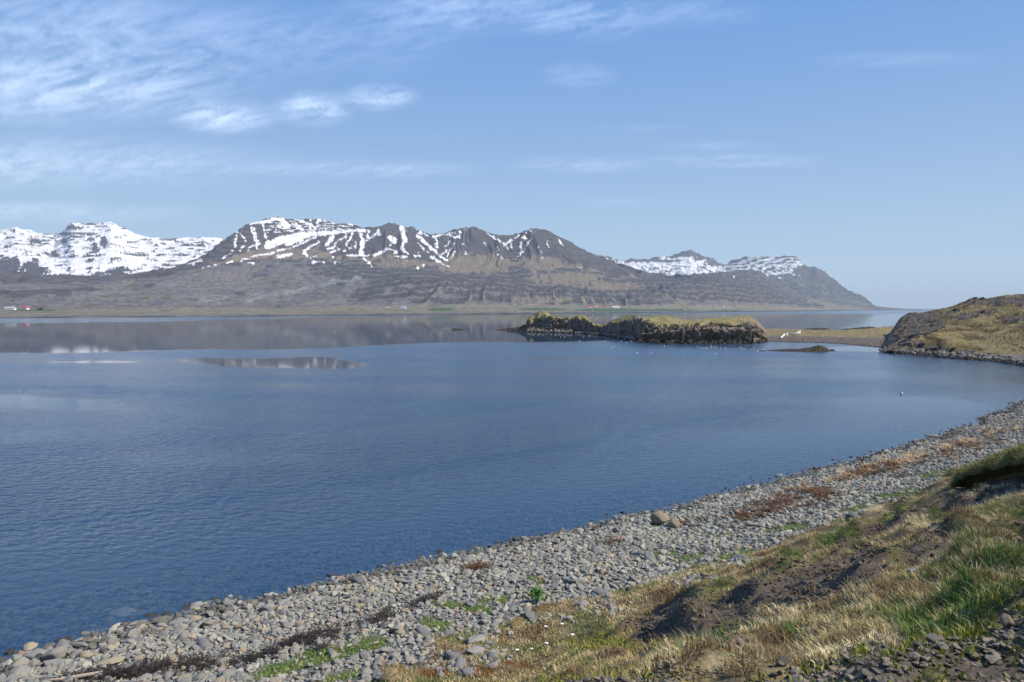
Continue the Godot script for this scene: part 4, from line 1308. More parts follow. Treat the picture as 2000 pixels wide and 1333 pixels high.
func build_boulders() -> void:
	# [px, py of its foot, width in the picture, kind, colour, sunk share, turn, label]
	var tan_ := Color(0.40, 0.345, 0.245)
	var grey := Color(0.315, 0.305, 0.280)
	var blue := Color(0.17, 0.185, 0.20)
	for b in [[57, 1266, 22, 0, tan_, 0.25, 0.4, "pear shaped tan stone standing in the water at the left edge"],
			[68, 1284, 37, 1, grey, 0.2, 0.3, "broad flat grey boulder at the waterline near the left edge"],
			[107, 1286, 42, 4, Color(0.29, 0.275, 0.25), 0.1, 0.7, "large upright boulder with pale veins at the left waterline"],
			[208, 1300, 40, 3, tan_, 0.15, 0.5, "long smooth tan boulder on the cobbles above the driftwood"],
			[36, 1306, 25, 2, Color(0.33, 0.31, 0.265), 0.15, 0.1, "rounded pale stone at the lower left corner"],
			[36, 1322, 33, 0, grey, 0.1, 0.2, "blocky pale boulder in the lower left corner"],
			[264, 1219, 26, 3, Color(0.36, 0.32, 0.24), 0.3, 0.5, "slim tan stone rising from the water off the left beach"],
			[236, 1199, 48, 1, Color(0.22, 0.21, 0.185), 0.9, 0.3, "pale flat boulder lying just under the shallow water"],
			[155, 1250, 16, 3, grey, 0.3, 0.3, "small flat stone in the shallows left of the slim tan stone"],
			[178, 1254, 22, 3, Color(0.30, 0.27, 0.21), 0.3, 0.2, "narrow brown stone awash at the left waterline"],
			[348, 1221, 36, 1, grey, 0.2, 0.4, "long grey stone lying along the waterline on the left beach"],
			[449, 1165, 10, 0, tan_, 0.3, 0.2, "little tan stone in the water beyond the left beach"],
			[700, 1141, 20, 5, blue, 0.15, 0.6, "blue grey boulder at the water's edge in the middle"],
			[522, 1193, 32, 4, grey, 0.15, 0.3, "largest pale boulder on the waterline of the left beach"],
			[1064, 1048, 13, 3, grey, 0.3, 0.5, "flat stone stranded in the shallows below the islet"],
			[1133, 1040, 18, 0, Color(0.35, 0.34, 0.31), 0.2, 0.3, "pale egg shaped stone at the waterline in the middle"],
			[916, 1091, 12, 2, grey, 0.2, 0.3, "small round stone perched at the waterline in the middle"],
			[1292, 1024, 34, 5, Color(0.33, 0.28, 0.20), 0.1, 0.2, "big tan boulder on the cobbles near the waterline"],
			[1320, 1030, 27, 2, Color(0.34, 0.27, 0.19), 0.15, 1.2, "rounded reddish tan boulder beside the big tan boulder"],
			[1478, 952, 13, 0, grey, 0.25, 0.1, "grey stone sitting in the water off the middle beach"],
			[1522, 928, 11, 3, tan_, 0.35, 0.3, "thin tan stone lying in open water off the beach"],
			[1822, 853, 20, 1, Color(0.24, 0.23, 0.19), 0.35, 0.1, "long flat rock in the water off the far beach"],
			[1110, 1212, 22, 4, Color(0.36, 0.34, 0.29), 0.1, 0.3, "pale boulder lying alone on the brown grass"],
			[972, 1240, 13, 5, Color(0.33, 0.33, 0.32), 0.05, 1.3, "upright pale stone at the corner of the cobbles"],
			[955, 1258, 16, 1, grey, 0.1, 0.2, "flat grey stone lying on the grass below the upright stone"],
			[1001, 1247, 17, 3, Color(0.20, 0.17, 0.14), 0.1, 0.1, "brown slab lying in the grass right of the upright stone"],
			[1786, 1138, 20, 5, Color(0.30, 0.31, 0.32), 0.15, 0.6, "light grey angular stone at the top of the earth scar"],
			[1992, 1110, 22, 0, Color(0.32, 0.32, 0.32), 0.2, 0.6, "pale stone half hidden in the grass at the right edge"],
			[1670, 1021, 26, 5, blue, 0.1, 0.4, "dark slab of stone where cobbles meet the grass bank"],
			[1578, 1334, 26, 2, Color(0.36, 0.29, 0.19), 0.2, 0.4, "rounded yellow brown stone at the bottom edge"],
			[1968, 1252, 24, 2, Color(0.23, 0.18, 0.135), 0.2, 0.3, "smooth brown stone on the gravel at the right"],
			[1942, 1304, 36, 3, Color(0.25, 0.225, 0.18), 0.2, 0.8, "flat grey brown slab among the gravel at lower right"],
			[1660, 1318, 30, 1, Color(0.17, 0.155, 0.13), 0.2, 0.5, "flat dark slab in the gravel near the bottom edge"],
			[1425, 1272, 18, 1, Color(0.22, 0.205, 0.185), 0.2, 0.2, "small grey slab in the stony patch of the grass"],
			[1505, 1272, 12, 0, Color(0.21, 0.20, 0.19), 0.2, 0.2, "lone grey stone in the grass below the earth scar"],
			[1230, 1158, 14, 5, Color(0.10, 0.095, 0.09), 0.1, 0.2, "dark stone at the grass edge right of the green plant"],
			[720, 1132, 12, 3, Color(0.28, 0.26, 0.22), 0.25, 0.2, "thin stone in the water beside the blue grey boulder"]]:
		var q := ground(b[0], b[1], 1.0)
		for k in 6: q = ground(b[0], b[1], maxf(height(q.x, q.z), 0.0 if b[5] < 0.8 else -0.25))
		var dist := q.distance_to(Vector3(0, EYE, 0))
		var r: float = b[2] / FOCAL * dist * 0.5
		var wide: float = [1.3, 1.7, 1.1, 1.9, 1.5, 1.05][b[3]]
		var flat: float = [0.55, 0.45, 0.65, 0.4, 0.6, 0.75][b[3]]
		r /= wide * 0.9
		var o := obj("boulder" if b[2] > 24 else "loose_stone", boulder_kinds[b[3]], with_grain(rough_mat((b[4] as Color).linear_to_srgb(), 0.88, false), stone_mat.albedo_texture, 1.1))
		o.scale = Vector3.ONE * r
		o.rotation = Vector3(0.08, b[6], 0.1)
		o.position = Vector3(q.x, maxf(height(q.x, q.z), -0.05 if b[5] < 0.8 else -0.6) + r * flat * (0.85 - b[5]), q.z)
		if b[5] > 0.8: o.position.y = -r * flat - 0.06
		tag(o, b[7], "boulder" if b[2] > 24 else "stone")
		taken_spots.append(Vector3(q.x, q.z, r * wide * 0.75))

# ---------------------------------------------------------------- plants
func blades_mesh(number: int, count: int, spread: float, tall: float, width: float, droop: float) -> ArrayMesh:
	var r := RandomNumberGenerator.new()
	r.seed = number
	var st := SurfaceTool.new()
	st.begin(Mesh.PRIMITIVE_TRIANGLES)
	for b in count:
		var a := r.randf_range(0, TAU)
		var root := Vector3(cos(a), 0, sin(a)) * spread * sqrt(r.randf())
		var h := tall * r.randf_range(0.5, 1.15)
		var out := Vector3(root.x, 0, root.z).normalized() * 0.5 + Vector3(r.randf_range(-1, 1), 0, r.randf_range(-1, 1)) * 0.8 + Vector3(-0.25, 0, 0.1)
		var side := Vector3(r.randf_range(-1, 1), 0, r.randf_range(-1, 1)).normalized() * width * r.randf_range(0.6, 1.2)
		var tone := r.randf_range(0.72, 1.22)
		var prev := root - Vector3(0, 0.02, 0)
		var w0 := 1.0
		for s in 3:
			var t := (s + 1) / 3.0
			var q := root + out * h * droop * t * t + Vector3(0, h * (t - droop * 0.35 * t * t), 0)
			var w1 := 1.0 - t * 0.95
			st.set_color(Color(tone, tone, tone))
			st.add_vertex(prev - side * w0); st.add_vertex(q + side * w1); st.add_vertex(prev + side * w0)
			if s < 2:
				st.add_vertex(prev - side * w0); st.add_vertex(q - side * w1); st.add_vertex(q + side * w1)
			prev = q
			w0 = w1
	st.generate_normals()
	return st.commit()

func leaf_mat() -> StandardMaterial3D:
	var m := rough_mat(Color.WHITE, 0.8)
	m.backlight_enabled = true
	m.backlight = Color(0.5, 0.5, 0.35)
	return m

func grass_color(pic: Vector2, x: float, z: float) -> Color:
	var n1 := fbm.get_noise_2d(x * 0.35, z * 0.35)
	var n2 := fbm.get_noise_2d(x * 1.3 + 60.0, z * 1.3)
	var c := Color(0.533, 0.444, 0.246)
	var r := rng.randf()
	if n2 > 0.15 or r < 0.15: c = Color(0.406, 0.325, 0.170)
	if n1 < -0.2 or r > 0.9: c = Color(0.305, 0.218, 0.116)
	if n1 > 0.16 and r < 0.7: c = Color(0.209, 0.232, 0.082)
	if strokes(pic, straw) + n2 * 0.4 > 0.0: c = Color(0.711, 0.609, 0.383)
	if strokes(pic, green) + n2 * 0.6 > 0.05 and r < 0.8: c = Color(0.133, 0.206, 0.055)
	if strokes(pic, beach_green) > -0.4 and r < 0.85: c = Color(0.166, 0.265, 0.068)
	if strokes(pic, moss) + n2 * 0.4 > 0.1: c = Color(0.305, 0.318, 0.048) if r < 0.6 else Color(0.191, 0.186, 0.055)
	if strokes(pic, red_heath) + n2 * 0.4 > 0.1: c = Color(0.279, 0.099, 0.038) if r < 0.55 else Color(0.203, 0.186, 0.055)
	return c * rng.randf_range(0.75, 1.2)

func build_grass() -> void:
	var lm := leaf_mat()
	var tall_m := blades_mesh(1, 20, 0.11, 0.21, 0.006, 0.75)
	var mid_m := blades_mesh(2, 20, 0.13, 0.115, 0.008, 0.9)
	var short_m := blades_mesh(3, 18, 0.16, 0.075, 0.013, 0.9)
	var sets := {"tall_grass": [tall_m, [], []], "meadow_grass": [mid_m, [], []], "turf": [short_m, [], []]}
	var z := -70.0
	while z < -2.5:
		var x := -14.0
		var cell := 0.115 if z > -13.0 else (0.15 if z > -30.0 else 0.30)
		while x < 60.0:
			x += cell
			var fx := x + rng.randf_range(-0.5, 0.5) * cell
			var fz := z + rng.randf_range(-0.5, 0.5) * cell
			if absf(fx) > -fz * 0.78 + 1.5: continue
			var hb := base_height(fx, fz)
			if hb < 0.8: continue
			var pic := seen(Vector3(fx, hb, fz))
			if pic.x < -60.0 or pic.x > 2060.0 or pic.y > 1420.0: continue
			var n := fbm.get_noise_2d(fx * 0.5, fz * 0.5)
			var wild := fbm.get_noise_2d(fx * 0.9 + 30.0, fz * 0.9)
			if on_beach(pic, n * 16.0):
				if strokes(pic, beach_green) + wild * 0.7 < 0.0: continue
			var bare := strokes(pic, dirt) + n * 0.5
			if bare > 0.0 and rng.randf() < 0.93: continue
			if bare > -0.25 and rng.randf() < 0.5: continue
			var g := gravel_here(pic) + wild * 0.6
			if g > 0.0 and rng.randf() < 0.72: continue
			if n < -0.28 and rng.randf() < 0.6: continue
			if patches(pic, [[1410, 1275, 60, 22], [1120, 1232, 40, 10]]) + wild * 0.5 > 0.1 and rng.randf() < 0.8: continue
			var h := height(fx, fz)
			var c := grass_color(pic, fx, fz)
			if g > 0.0: c = Color(0.20, 0.21, 0.04) * rng.randf_range(0.7, 1.2)
			var slope := smoothstep(3.0, 5.5, hb)
			var called := "turf"
			if slope > 0.5: called = "tall_grass" if wild > 0.02 and rng.randf() < 0.65 else "meadow_grass"
			elif rng.randf() < 0.3 + 0.5 * slope: called = "meadow_grass"
			if pic.y > 1220.0 and pic.x < 1330.0 and wild < 0.1 and rng.randf() < 0.6: called = "turf"
			if g > 0.0 or strokes(pic, moss) > 0.0 or strokes(pic, red_heath) > 0.0: called = "turf"
			if patches(pic, [[770, 1315, 60, 25], [815, 1325, 50, 22]]) + wild > 0.2: called = "tall_grass"
			var s := rng.randf_range(0.7, 1.35)
			sets[called][1].append(Transform3D(Basis.from_euler(Vector3(0, rng.randf_range(0, TAU), 0)).scaled(Vector3(s * 1.1, s, s * 1.1)), Vector3(fx, h, fz)))
			sets[called][2].append(c)
		z += cell
	for k in sets:
		print(k, " ", sets[k][1].size())
		var o := many(k, sets[k][0], lm, sets[k][1], sets[k][2])
		tag(o, {"tall_grass": "long dry grass standing over the bank", "meadow_grass": "tufted straw and green grass covering the slope", "turf": "short cropped turf behind the cobble beach"}[k], "grass")
	# gravel at the lower right, stones in the earth scar and the stony patch
	var places := []
	var colors := []
	z = -27.0
	while z < -3.0:
		var x := 0.0
		while x < 26.0:
			x += 0.065 if x < 16.0 else 0.09
			var fx := x + rng.randf_range(-0.04, 0.04)
			var fz := z + rng.randf_range(-0.04, 0.04)
			var hb := base_height(fx, fz)
			var pic := seen(Vector3(fx, hb, fz))
			if pic.x < 1100.0 or pic.x > 2050.0 or pic.y > 1400.0 or pic.y < 920.0: continue
			var p_ := 0.0
			if gravel_here(pic) > -0.2: p_ = 0.95
			elif strokes(pic, dirt) > -0.2: p_ = 0.45
			elif patches(pic, [[1410, 1275, 65, 24]]) > 0.0: p_ = 0.8
			if rng.randf() > p_: continue
			var s := 0.023 * exp(rng.randf_range(-0.7, 0.8))
			if rng.randf() < 0.06: s *= 1.7
			places.append(Transform3D(Basis.from_euler(Vector3(rng.randf_range(-0.5, 0.5), rng.randf_range(0, TAU), rng.randf_range(-0.5, 0.5))).scaled(Vector3.ONE * s), Vector3(fx, height(fx, fz) + s * 0.25, fz)))
			var c := Color(0.235, 0.20, 0.155) if rng.randf() < 0.6 else Color(0.165, 0.145, 0.118)
			if rng.randf() < 0.1: c = Color(0.30, 0.26, 0.20)
			if p_ < 0.5: c = Color(0.15, 0.12, 0.09)
			colors.append(c * rng.randf_range(0.7, 1.25))
		z += 0.065
	print("gravel ", places.size())
	var gm := many("gravel", stone_kinds[3], stone_mat, places, colors)
	tag(gm, "loose brown gravel on the edge of the track", "gravel")

	# single tussocks: [px, py, width px, colour, label]
	var dry := Color(0.34, 0.265, 0.145)
	var dull := Color(0.20, 0.175, 0.085)
	var fresh := Color(0.14, 0.165, 0.055)
	var meshes := []
	for k in 3: meshes.append(blades_mesh(40 + k, 420, 0.85, 0.55, 0.016, 0.9))
	for t in [[1896, 1030, 52, dull, "dome shaped olive tussock on the upper slope below the pale straw"],
			[1898, 1068, 46, dull, "dark rounded tussock directly below the dome shaped olive tussock"],
			[1958, 1052, 62, dull, "large dark tussock near the right edge beside the dome shaped one"],
			[1762, 1160, 46, dull, "olive tussock with a shaded side above the green grass hollow"],
			[1674, 1078, 50, dull, "brown olive tussock on the crest of the dark earth scar"],
			[1588, 1296, 40, fresh, "green tussock at the edge of the gravel by the bottom"],
			[1552, 1290, 44, Color(0.27, 0.185, 0.11), "reddish brown tussock left of the green one by the gravel"],
			[1496, 1196, 32, dry, "pale feathery tussock in the middle of the earth scar"],
			[1866, 930, 30, dull, "small tussock on the bank left of the big overhanging knoll"],
			[1840, 1010, 40, fresh, "bright green tussock in the middle of the slope"],
			[1794, 996, 16, fresh, "slim green tuft standing on the bare earth"],
			[1766, 1000, 30, fresh, "green yellow tussock left of the slim green tuft"],
			[1662, 1050, 48, fresh, "green tussock at the foot of the bank beside the cobbles"],
			[1822, 1325, 40, Color(0.22, 0.20, 0.09), "grass tuft with long stalks growing out of the gravel"],
			[1548, 1100, 46, fresh, "low green tussock at the left end of the bank crest"],
			[1012, 1222, 34, dry, "yellow brown tussock behind the upright pale stone"],
			[770, 1322, 52, dry, "clump of tall straw coloured grass at the bottom edge by the cobbles"]]:
		var q := ground(t[0], t[1], 4.0)
		for k in 12: q = ground(t[0], t[1], lerpf(q.y, height(q.x, q.z), 0.6))
		var dist := q.distance_to(Vector3(0, EYE, 0))
		var r: float = t[2] / FOCAL * dist * 0.5
		tussock(q, r, 0.5, t[3], meshes[rng.randi() % 3], t[4])
	# the big knoll at the right edge
	knoll()

	# the leafy green plant on the cobbles
	var g := ground(1051, 1176, 1.7)
	for k in 8: g = ground(1051, 1176, height(g.x, g.z))
	var plant := thing("leafy_plant", "bushy bright green leafy plant growing among the cobbles", "plant", Vector3(g.x, height(g.x, g.z), g.z))
	var st := SurfaceTool.new()
	st.begin(Mesh.PRIMITIVE_TRIANGLES)
	var stems := SurfaceTool.new()
	stems.begin(Mesh.PRIMITIVE_TRIANGLES)
	for s in 34:
		var a := rng.randf_range(0, TAU)
		var lean := rng.randf_range(0.1, 1.0)
		var tip := Vector3(cos(a) * lean * 0.46, 0.50 - lean * lean * 0.26, sin(a) * lean * 0.36) * rng.randf_range(0.8, 1.1)
		var side := Vector3(-sin(a), 0, cos(a)) * 0.006
		for tri in [[-side, tip, side], [Vector3(0, 0, 0.006), tip, Vector3(0, 0, -0.006)]]:
			for v in tri: stems.add_vertex(v)
		for l in 9:
			var base_ := tip * rng.randf_range(0.55, 1.02)
			var dir := Vector3(rng.randf_range(-1, 1), rng.randf_range(-0.35, 0.35), rng.randf_range(-1, 1)).normalized() * rng.randf_range(0.07, 0.13)
			var w := dir.cross(Vector3.UP).normalized() * dir.length() * 0.36 + Vector3(0, rng.randf_range(-0.015, 0.015), 0)
			var mid := base_ + dir * 0.5 + Vector3(0, 0.012, 0)
			var tone := rng.randf_range(0.7, 1.25)
			st.set_color(Color(tone, tone, tone))
			for v in [base_, mid + w, base_ + dir, base_, base_ + dir, mid - w]: st.add_vertex(v)
	st.generate_normals()
	stems.generate_normals()
	var pm := leaf_mat()
	pm.albedo_color = Color(0.085, 0.19, 0.025).linear_to_srgb()
	obj("leaves", st.commit(), pm, plant)
	obj("stems", stems.commit(), rough_mat(Color(0.12, 0.18, 0.05).linear_to_srgb(), 0.8, false), plant)

# the overhanging grassy bank at the right edge: a lumpy ridge with grass hanging over its front
func knoll() -> void:
	var a := ground(1905, 950, 5.4)
	for k in 12: a = ground(1905, 950, lerpf(a.y, height(a.x, a.z), 0.6))
	var b := ground(2030, 925, 7.0)
	for k in 12: b = ground(2030, 925, lerpf(b.y, height(b.x, b.z), 0.6))
	b += (b - a) * 0.5
	var along := b - a
	var t := thing("grass_knoll", "big grass knoll overhanging the bare earth at the right edge", "grass knoll", a)
	var nx := 60
	var ny := 26
	var p := PackedVector3Array()
	var col := PackedColorArray()
	var side := along.cross(Vector3.UP).normalized()          # away from the camera
	if side.z > 0.0: side = -side
	var blade := blades_mesh(51, 9, 0.05, 0.30, 0.012, 1.0)
	var st := SurfaceTool.new()
	st.begin(Mesh.PRIMITIVE_TRIANGLES)
	for j in ny:
		var v := float(j) / (ny - 1)
		for i in nx:
			var u := float(i) / (nx - 1)
			var w := a + along * u
			var tall := 0.72 * smoothstep(0.0, 0.16, u) * (1.0 + 0.22 * simple.get_noise_2d(u * 5.0, 2.0)) * (0.75 + 0.25 * smoothstep(0.1, 0.3, u))
			var ang := lerpf(0.02, PI * 0.9, v)
			var lump := 1.0 + 0.28 * fbm.get_noise_2d(u * 5.0, v * 2.2)
			var q := -side * cos(ang) * 0.75 * lump * (0.5 + 0.5 * tall) + Vector3(0, sin(ang) * tall * lump - 0.08 - 0.8 * smoothstep(0.16, 0.0, v), 0)
			p.append(q + along * u + side * 0.6)
			col.append(Color(0.20, 0.19, 0.085))
			for n in (5 if v < 0.4 else 2):
				var s := rng.randf_range(0.8, 1.6)
				var fall := Basis(Quaternion(Vector3.UP, (Vector3(0, 1, 0) * (sin(ang) - 0.75 * smoothstep(0.35, 0.9, cos(ang))) - side * cos(ang) * 0.7).normalized()))
				st.append_from(blade, 0, Transform3D(fall * Basis(Vector3.UP, rng.randf_range(0, TAU)).scaled(Vector3(s, s, s)), p[p.size() - 1] + along.normalized() * rng.randf_range(-0.06, 0.06)))
	obj("mound", sheet(nx, ny, p, col), rough_mat(Color.WHITE, 1.0), t)
	var m := leaf_mat()
	m.albedo_color = Color(0.24, 0.225, 0.09).linear_to_srgb()
	obj("blades", st.commit(), m, t)

func tussock(q: Vector3, r: float, tall: float, c: Color, blades: Mesh, label: String) -> void:
	var t := thing("grass_tussock", label, "grass tussock", q, rng.randf_range(0, 0.6), "grass tussocks on the bank")
	var mound := stone_mesh(rng.randi() % 1000, 2, 1.0, 1.0, 0, 0.35)
	var mo := obj("mound", mound, rough_mat(c.linear_to_srgb(), 1.0, false), t)
	mo.scale = Vector3(r * 0.9, r * tall, r * 0.8)
	# blades grow out of the dome, hanging down its sides
	var m := leaf_mat()
	m.albedo_color = c.linear_to_srgb()
	var mdt := MeshDataTool.new()
	mdt.create_from_surface(blades, 0)
	for i in mdt.get_vertex_count():
		var v := mdt.get_vertex(i)
		var d := Vector2(v.x, v.z).length()
		var dome := sqrt(maxf(0.0, 1.0 - d * d * 0.92)) - smoothstep(0.85, 1.5, d) * 0.4
		mdt.set_vertex(i, Vector3(v.x * r, dome * r * tall * 0.97 + v.y * minf(r, 0.75), v.z * r * 0.9))
	var am := ArrayMesh.new()
	mdt.commit_to_surface(am)
	var st := SurfaceTool.new()
	st.create_from(am, 0)
	st.generate_normals()
	obj("blades", st.commit(), m, t)

# ---------------------------------------------------------------- things
func box(st: SurfaceTool, c: Vector3, s: Vector3) -> void:
	var b := BoxMesh.new()
	b.size = s
	st.append_from(b, 0, Transform3D(Basis(), c))

func house(px: float, py: float, long: float, wide: float, tall: float, turn: float, wall: Color, roof: Color, label: String, strip := "range") -> void:
	var q := stand(strip, px, py)
	var t := thing("farmhouse", label, "house", q + Vector3(0, -0.4, 0), turn, "farm buildings on the far shore")
	var st := SurfaceTool.new()
	st.begin(Mesh.PRIMITIVE_TRIANGLES)
	box(st, Vector3(0, tall * 0.5, 0), Vector3(long, tall, wide))
	for s in [-1.0, 1.0]:                                     # gables
		var a := Vector3(s * long * 0.5, tall, -wide * 0.5)
		var b := Vector3(s * long * 0.5, tall, wide * 0.5)
		var c := Vector3(s * long * 0.5, tall + wide * 0.42, 0)
		for v in ([a, c, b] if s > 0 else [a, b, c]):
			st.set_normal(Vector3(s, 0, 0))
			st.add_vertex(v)
	obj("wall", st.commit(), rough_mat(wall.linear_to_srgb(), 0.8, false), t)
	var rf := SurfaceTool.new()
	rf.begin(Mesh.PRIMITIVE_TRIANGLES)
	var pr := PrismMesh.new()
	pr.size = Vector3(wide * 1.1, wide * 0.46, long * 1.05)
	rf.append_from(pr, 0, Transform3D(Basis(Vector3.UP, PI / 2), Vector3(0, tall + wide * 0.23, 0)))
	var rfo := obj("roof", rf.commit(), rough_mat(roof.linear_to_srgb(), 0.7, false), t)
	var ch := SurfaceTool.new()
	ch.begin(Mesh.PRIMITIVE_TRIANGLES)
	box(ch, Vector3(long * 0.22, tall + wide * 0.5, 0), Vector3(0.8, 1.2, 0.8))
	obj("chimney", ch.commit(), rough_mat(wall.linear_to_srgb(), 0.8, false), rfo)
	for k in 3:
		var w := SurfaceTool.new()
		w.begin(Mesh.PRIMITIVE_TRIANGLES)
		box(w, Vector3((k - 1) * long * 0.3, tall * 0.55, wide * 0.5 + 0.02), Vector3(1.2, 1.2, 0.08))
		obj("window", w.commit(), rough_mat(Color(0.08, 0.09, 0.11), 0.3, false), t)

func build_things() -> void:
	var white := Color(0.78, 0.78, 0.76)
	var red := Color(0.42, 0.06, 0.045)
	var grey := Color(0.32, 0.33, 0.35)
	house(20, 605.5, 17, 7, 3.2, 0.1, white, Color(0.35, 0.34, 0.34), "long white farmhouse with a grey roof at the far left shore")
	house(49, 604.8, 11, 7, 3.0, -0.2, white, red, "white farmhouse with a red roof at the far left shore")
	house(757, 603.5, 9, 6, 3.0, 0.3, Color(0.30, 0.10, 0.08), grey, "small red brown farm shed below the middle of the range")
	house(787, 603.0, 13, 8, 3.4, -0.1, white, Color(0.30, 0.36, 0.42), "white farmhouse with a blue grey roof below the middle peak")
	house(958, 608.0, 6, 5, 2.6, 0.0, white, grey, "tiny white hut near the shore left of the islet")
	house(1153, 601.8, 14, 8, 3.6, 0.15, white, red, "leftmost white farmhouse with a red roof behind the islet")
	house(1165, 601.4, 9, 7, 3.2, -0.2, white, grey, "white shed with grey roof right of the leftmost red roofed farmhouse")
	house(1174, 602.0, 13, 8, 3.4, 0.0, white, red, "low white barn with a red roof in the group behind the islet")
	house(1184, 601.9, 10, 7, 3.4, 0.1, white, red, "smaller red roofed barn at the right of its group behind the islet")
	house(1203, 602.4, 24, 9, 4.0, 0.05, white, Color(0.55, 0.55, 0.55), "longest white barn with a pale roof on the green field")
	house(1208, 601.0, 10, 8, 4.6, 0.4, white, red, "tall red roofed house standing behind the longest white barn")
	house(1276, 602.2, 12, 8, 3.4, 0.1, white, red, "lone red roofed house at the right of the green fields")
	house(1158, 608.6, 5, 4, 2.4, 0.0, white, grey, "small white hut at the lower edge of the green field")
	house(1339, 606.6, 6, 5, 2.6, 0.2, white, grey, "small white hut at the right end of the green fields")
	house(1415, 602.0, 13, 8, 3.4, -0.1, white, Color(0.45, 0.46, 0.46), "rightmost white farmhouse on the far shore below the cliffs")
	house(1742, 605.6, 16, 12, 7.0, 0.0, Color(0.55, 0.12, 0.07), red, "tiny orange red hut on the flat point of the far headland", "headland")

	# spruces by the farm at the left
	var grove := thing("spruce_clump", "dark clump of trees beside the farm at the far left", "trees", stand("range", 77, 605.8))
	tag(grove, "", "", "", "stuff")
	var st := SurfaceTool.new()
	st.begin(Mesh.PRIMITIVE_TRIANGLES)
	for k in 26:
		var cone := CylinderMesh.new()
		cone.top_radius = 0.05
		cone.bottom_radius = rng.randf_range(1.0, 1.6)
		cone.height = rng.randf_range(3.0, 5.5)
		cone.radial_segments = 7
		cone.rings = 1
		st.append_from(cone, 0, Transform3D(Basis(), Vector3(rng.randf_range(-5.5, 5.5), cone.height * 0.5 - 0.3, rng.randf_range(-3, 3))))
	obj("crown", st.commit(), rough_mat(Color(0.022, 0.032, 0.02).linear_to_srgb(), 1.0, false), grove)

	build_boat()
	build_gulls()
	# driftwood
	var q := ground(155, 1322, 0.8)
	q = ground(155, 1322, height(q.x, q.z) + 0.2)
	var wood := thing("driftwood_plank", "bleached split driftwood plank lying across the cobbles at lower left", "driftwood", q, 0.36)
	var pm := SurfaceTool.new()
	pm.begin(Mesh.PRIMITIVE_TRIANGLES)
	for k in 3:
		box(pm, Vector3(0.02 * k - 0.1, 0.02 * k, 0.07 * (k - 1)), Vector3(1.5 - 0.25 * k, 0.05, 0.065))
	obj("board", pm.commit(), with_grain(rough_mat(Color(0.55, 0.45, 0.34).linear_to_srgb(), 0.9, false), stone_mat.albedo_texture, 0.4), wood)
	# bleached sea shells on the grass
	for c in [[1065, 1227, "white shell on the brown turf right of the brown slab"], [1097, 1222, "white shell lying nearest the lone pale boulder"], [1037, 1271, "white shell in the turf below the upright stone"], [1009, 1273, "pale shell left of the one in the lower turf"], [1117, 1243, "small white shell at the left of the yellow moss"], [1066, 1260, "tiny white shell in the middle of the turf"], [1172, 1278, "white shell beside the yellow green moss"]]:
		var s := ground(c[0], c[1], 3.0)
		for k in 8: s = ground(c[0], c[1], height(s.x, s.z) + 0.03)
		var o := obj("sea_shell", stone_kinds[1], rough_mat(Color(0.8, 0.79, 0.77).linear_to_srgb(), 0.5, false))
		o.position = s + Vector3(0, 0.05, 0)
		o.scale = Vector3(0.055, 0.04, 0.045)
		tag(o, c[2], "shell", "shells on the turf")

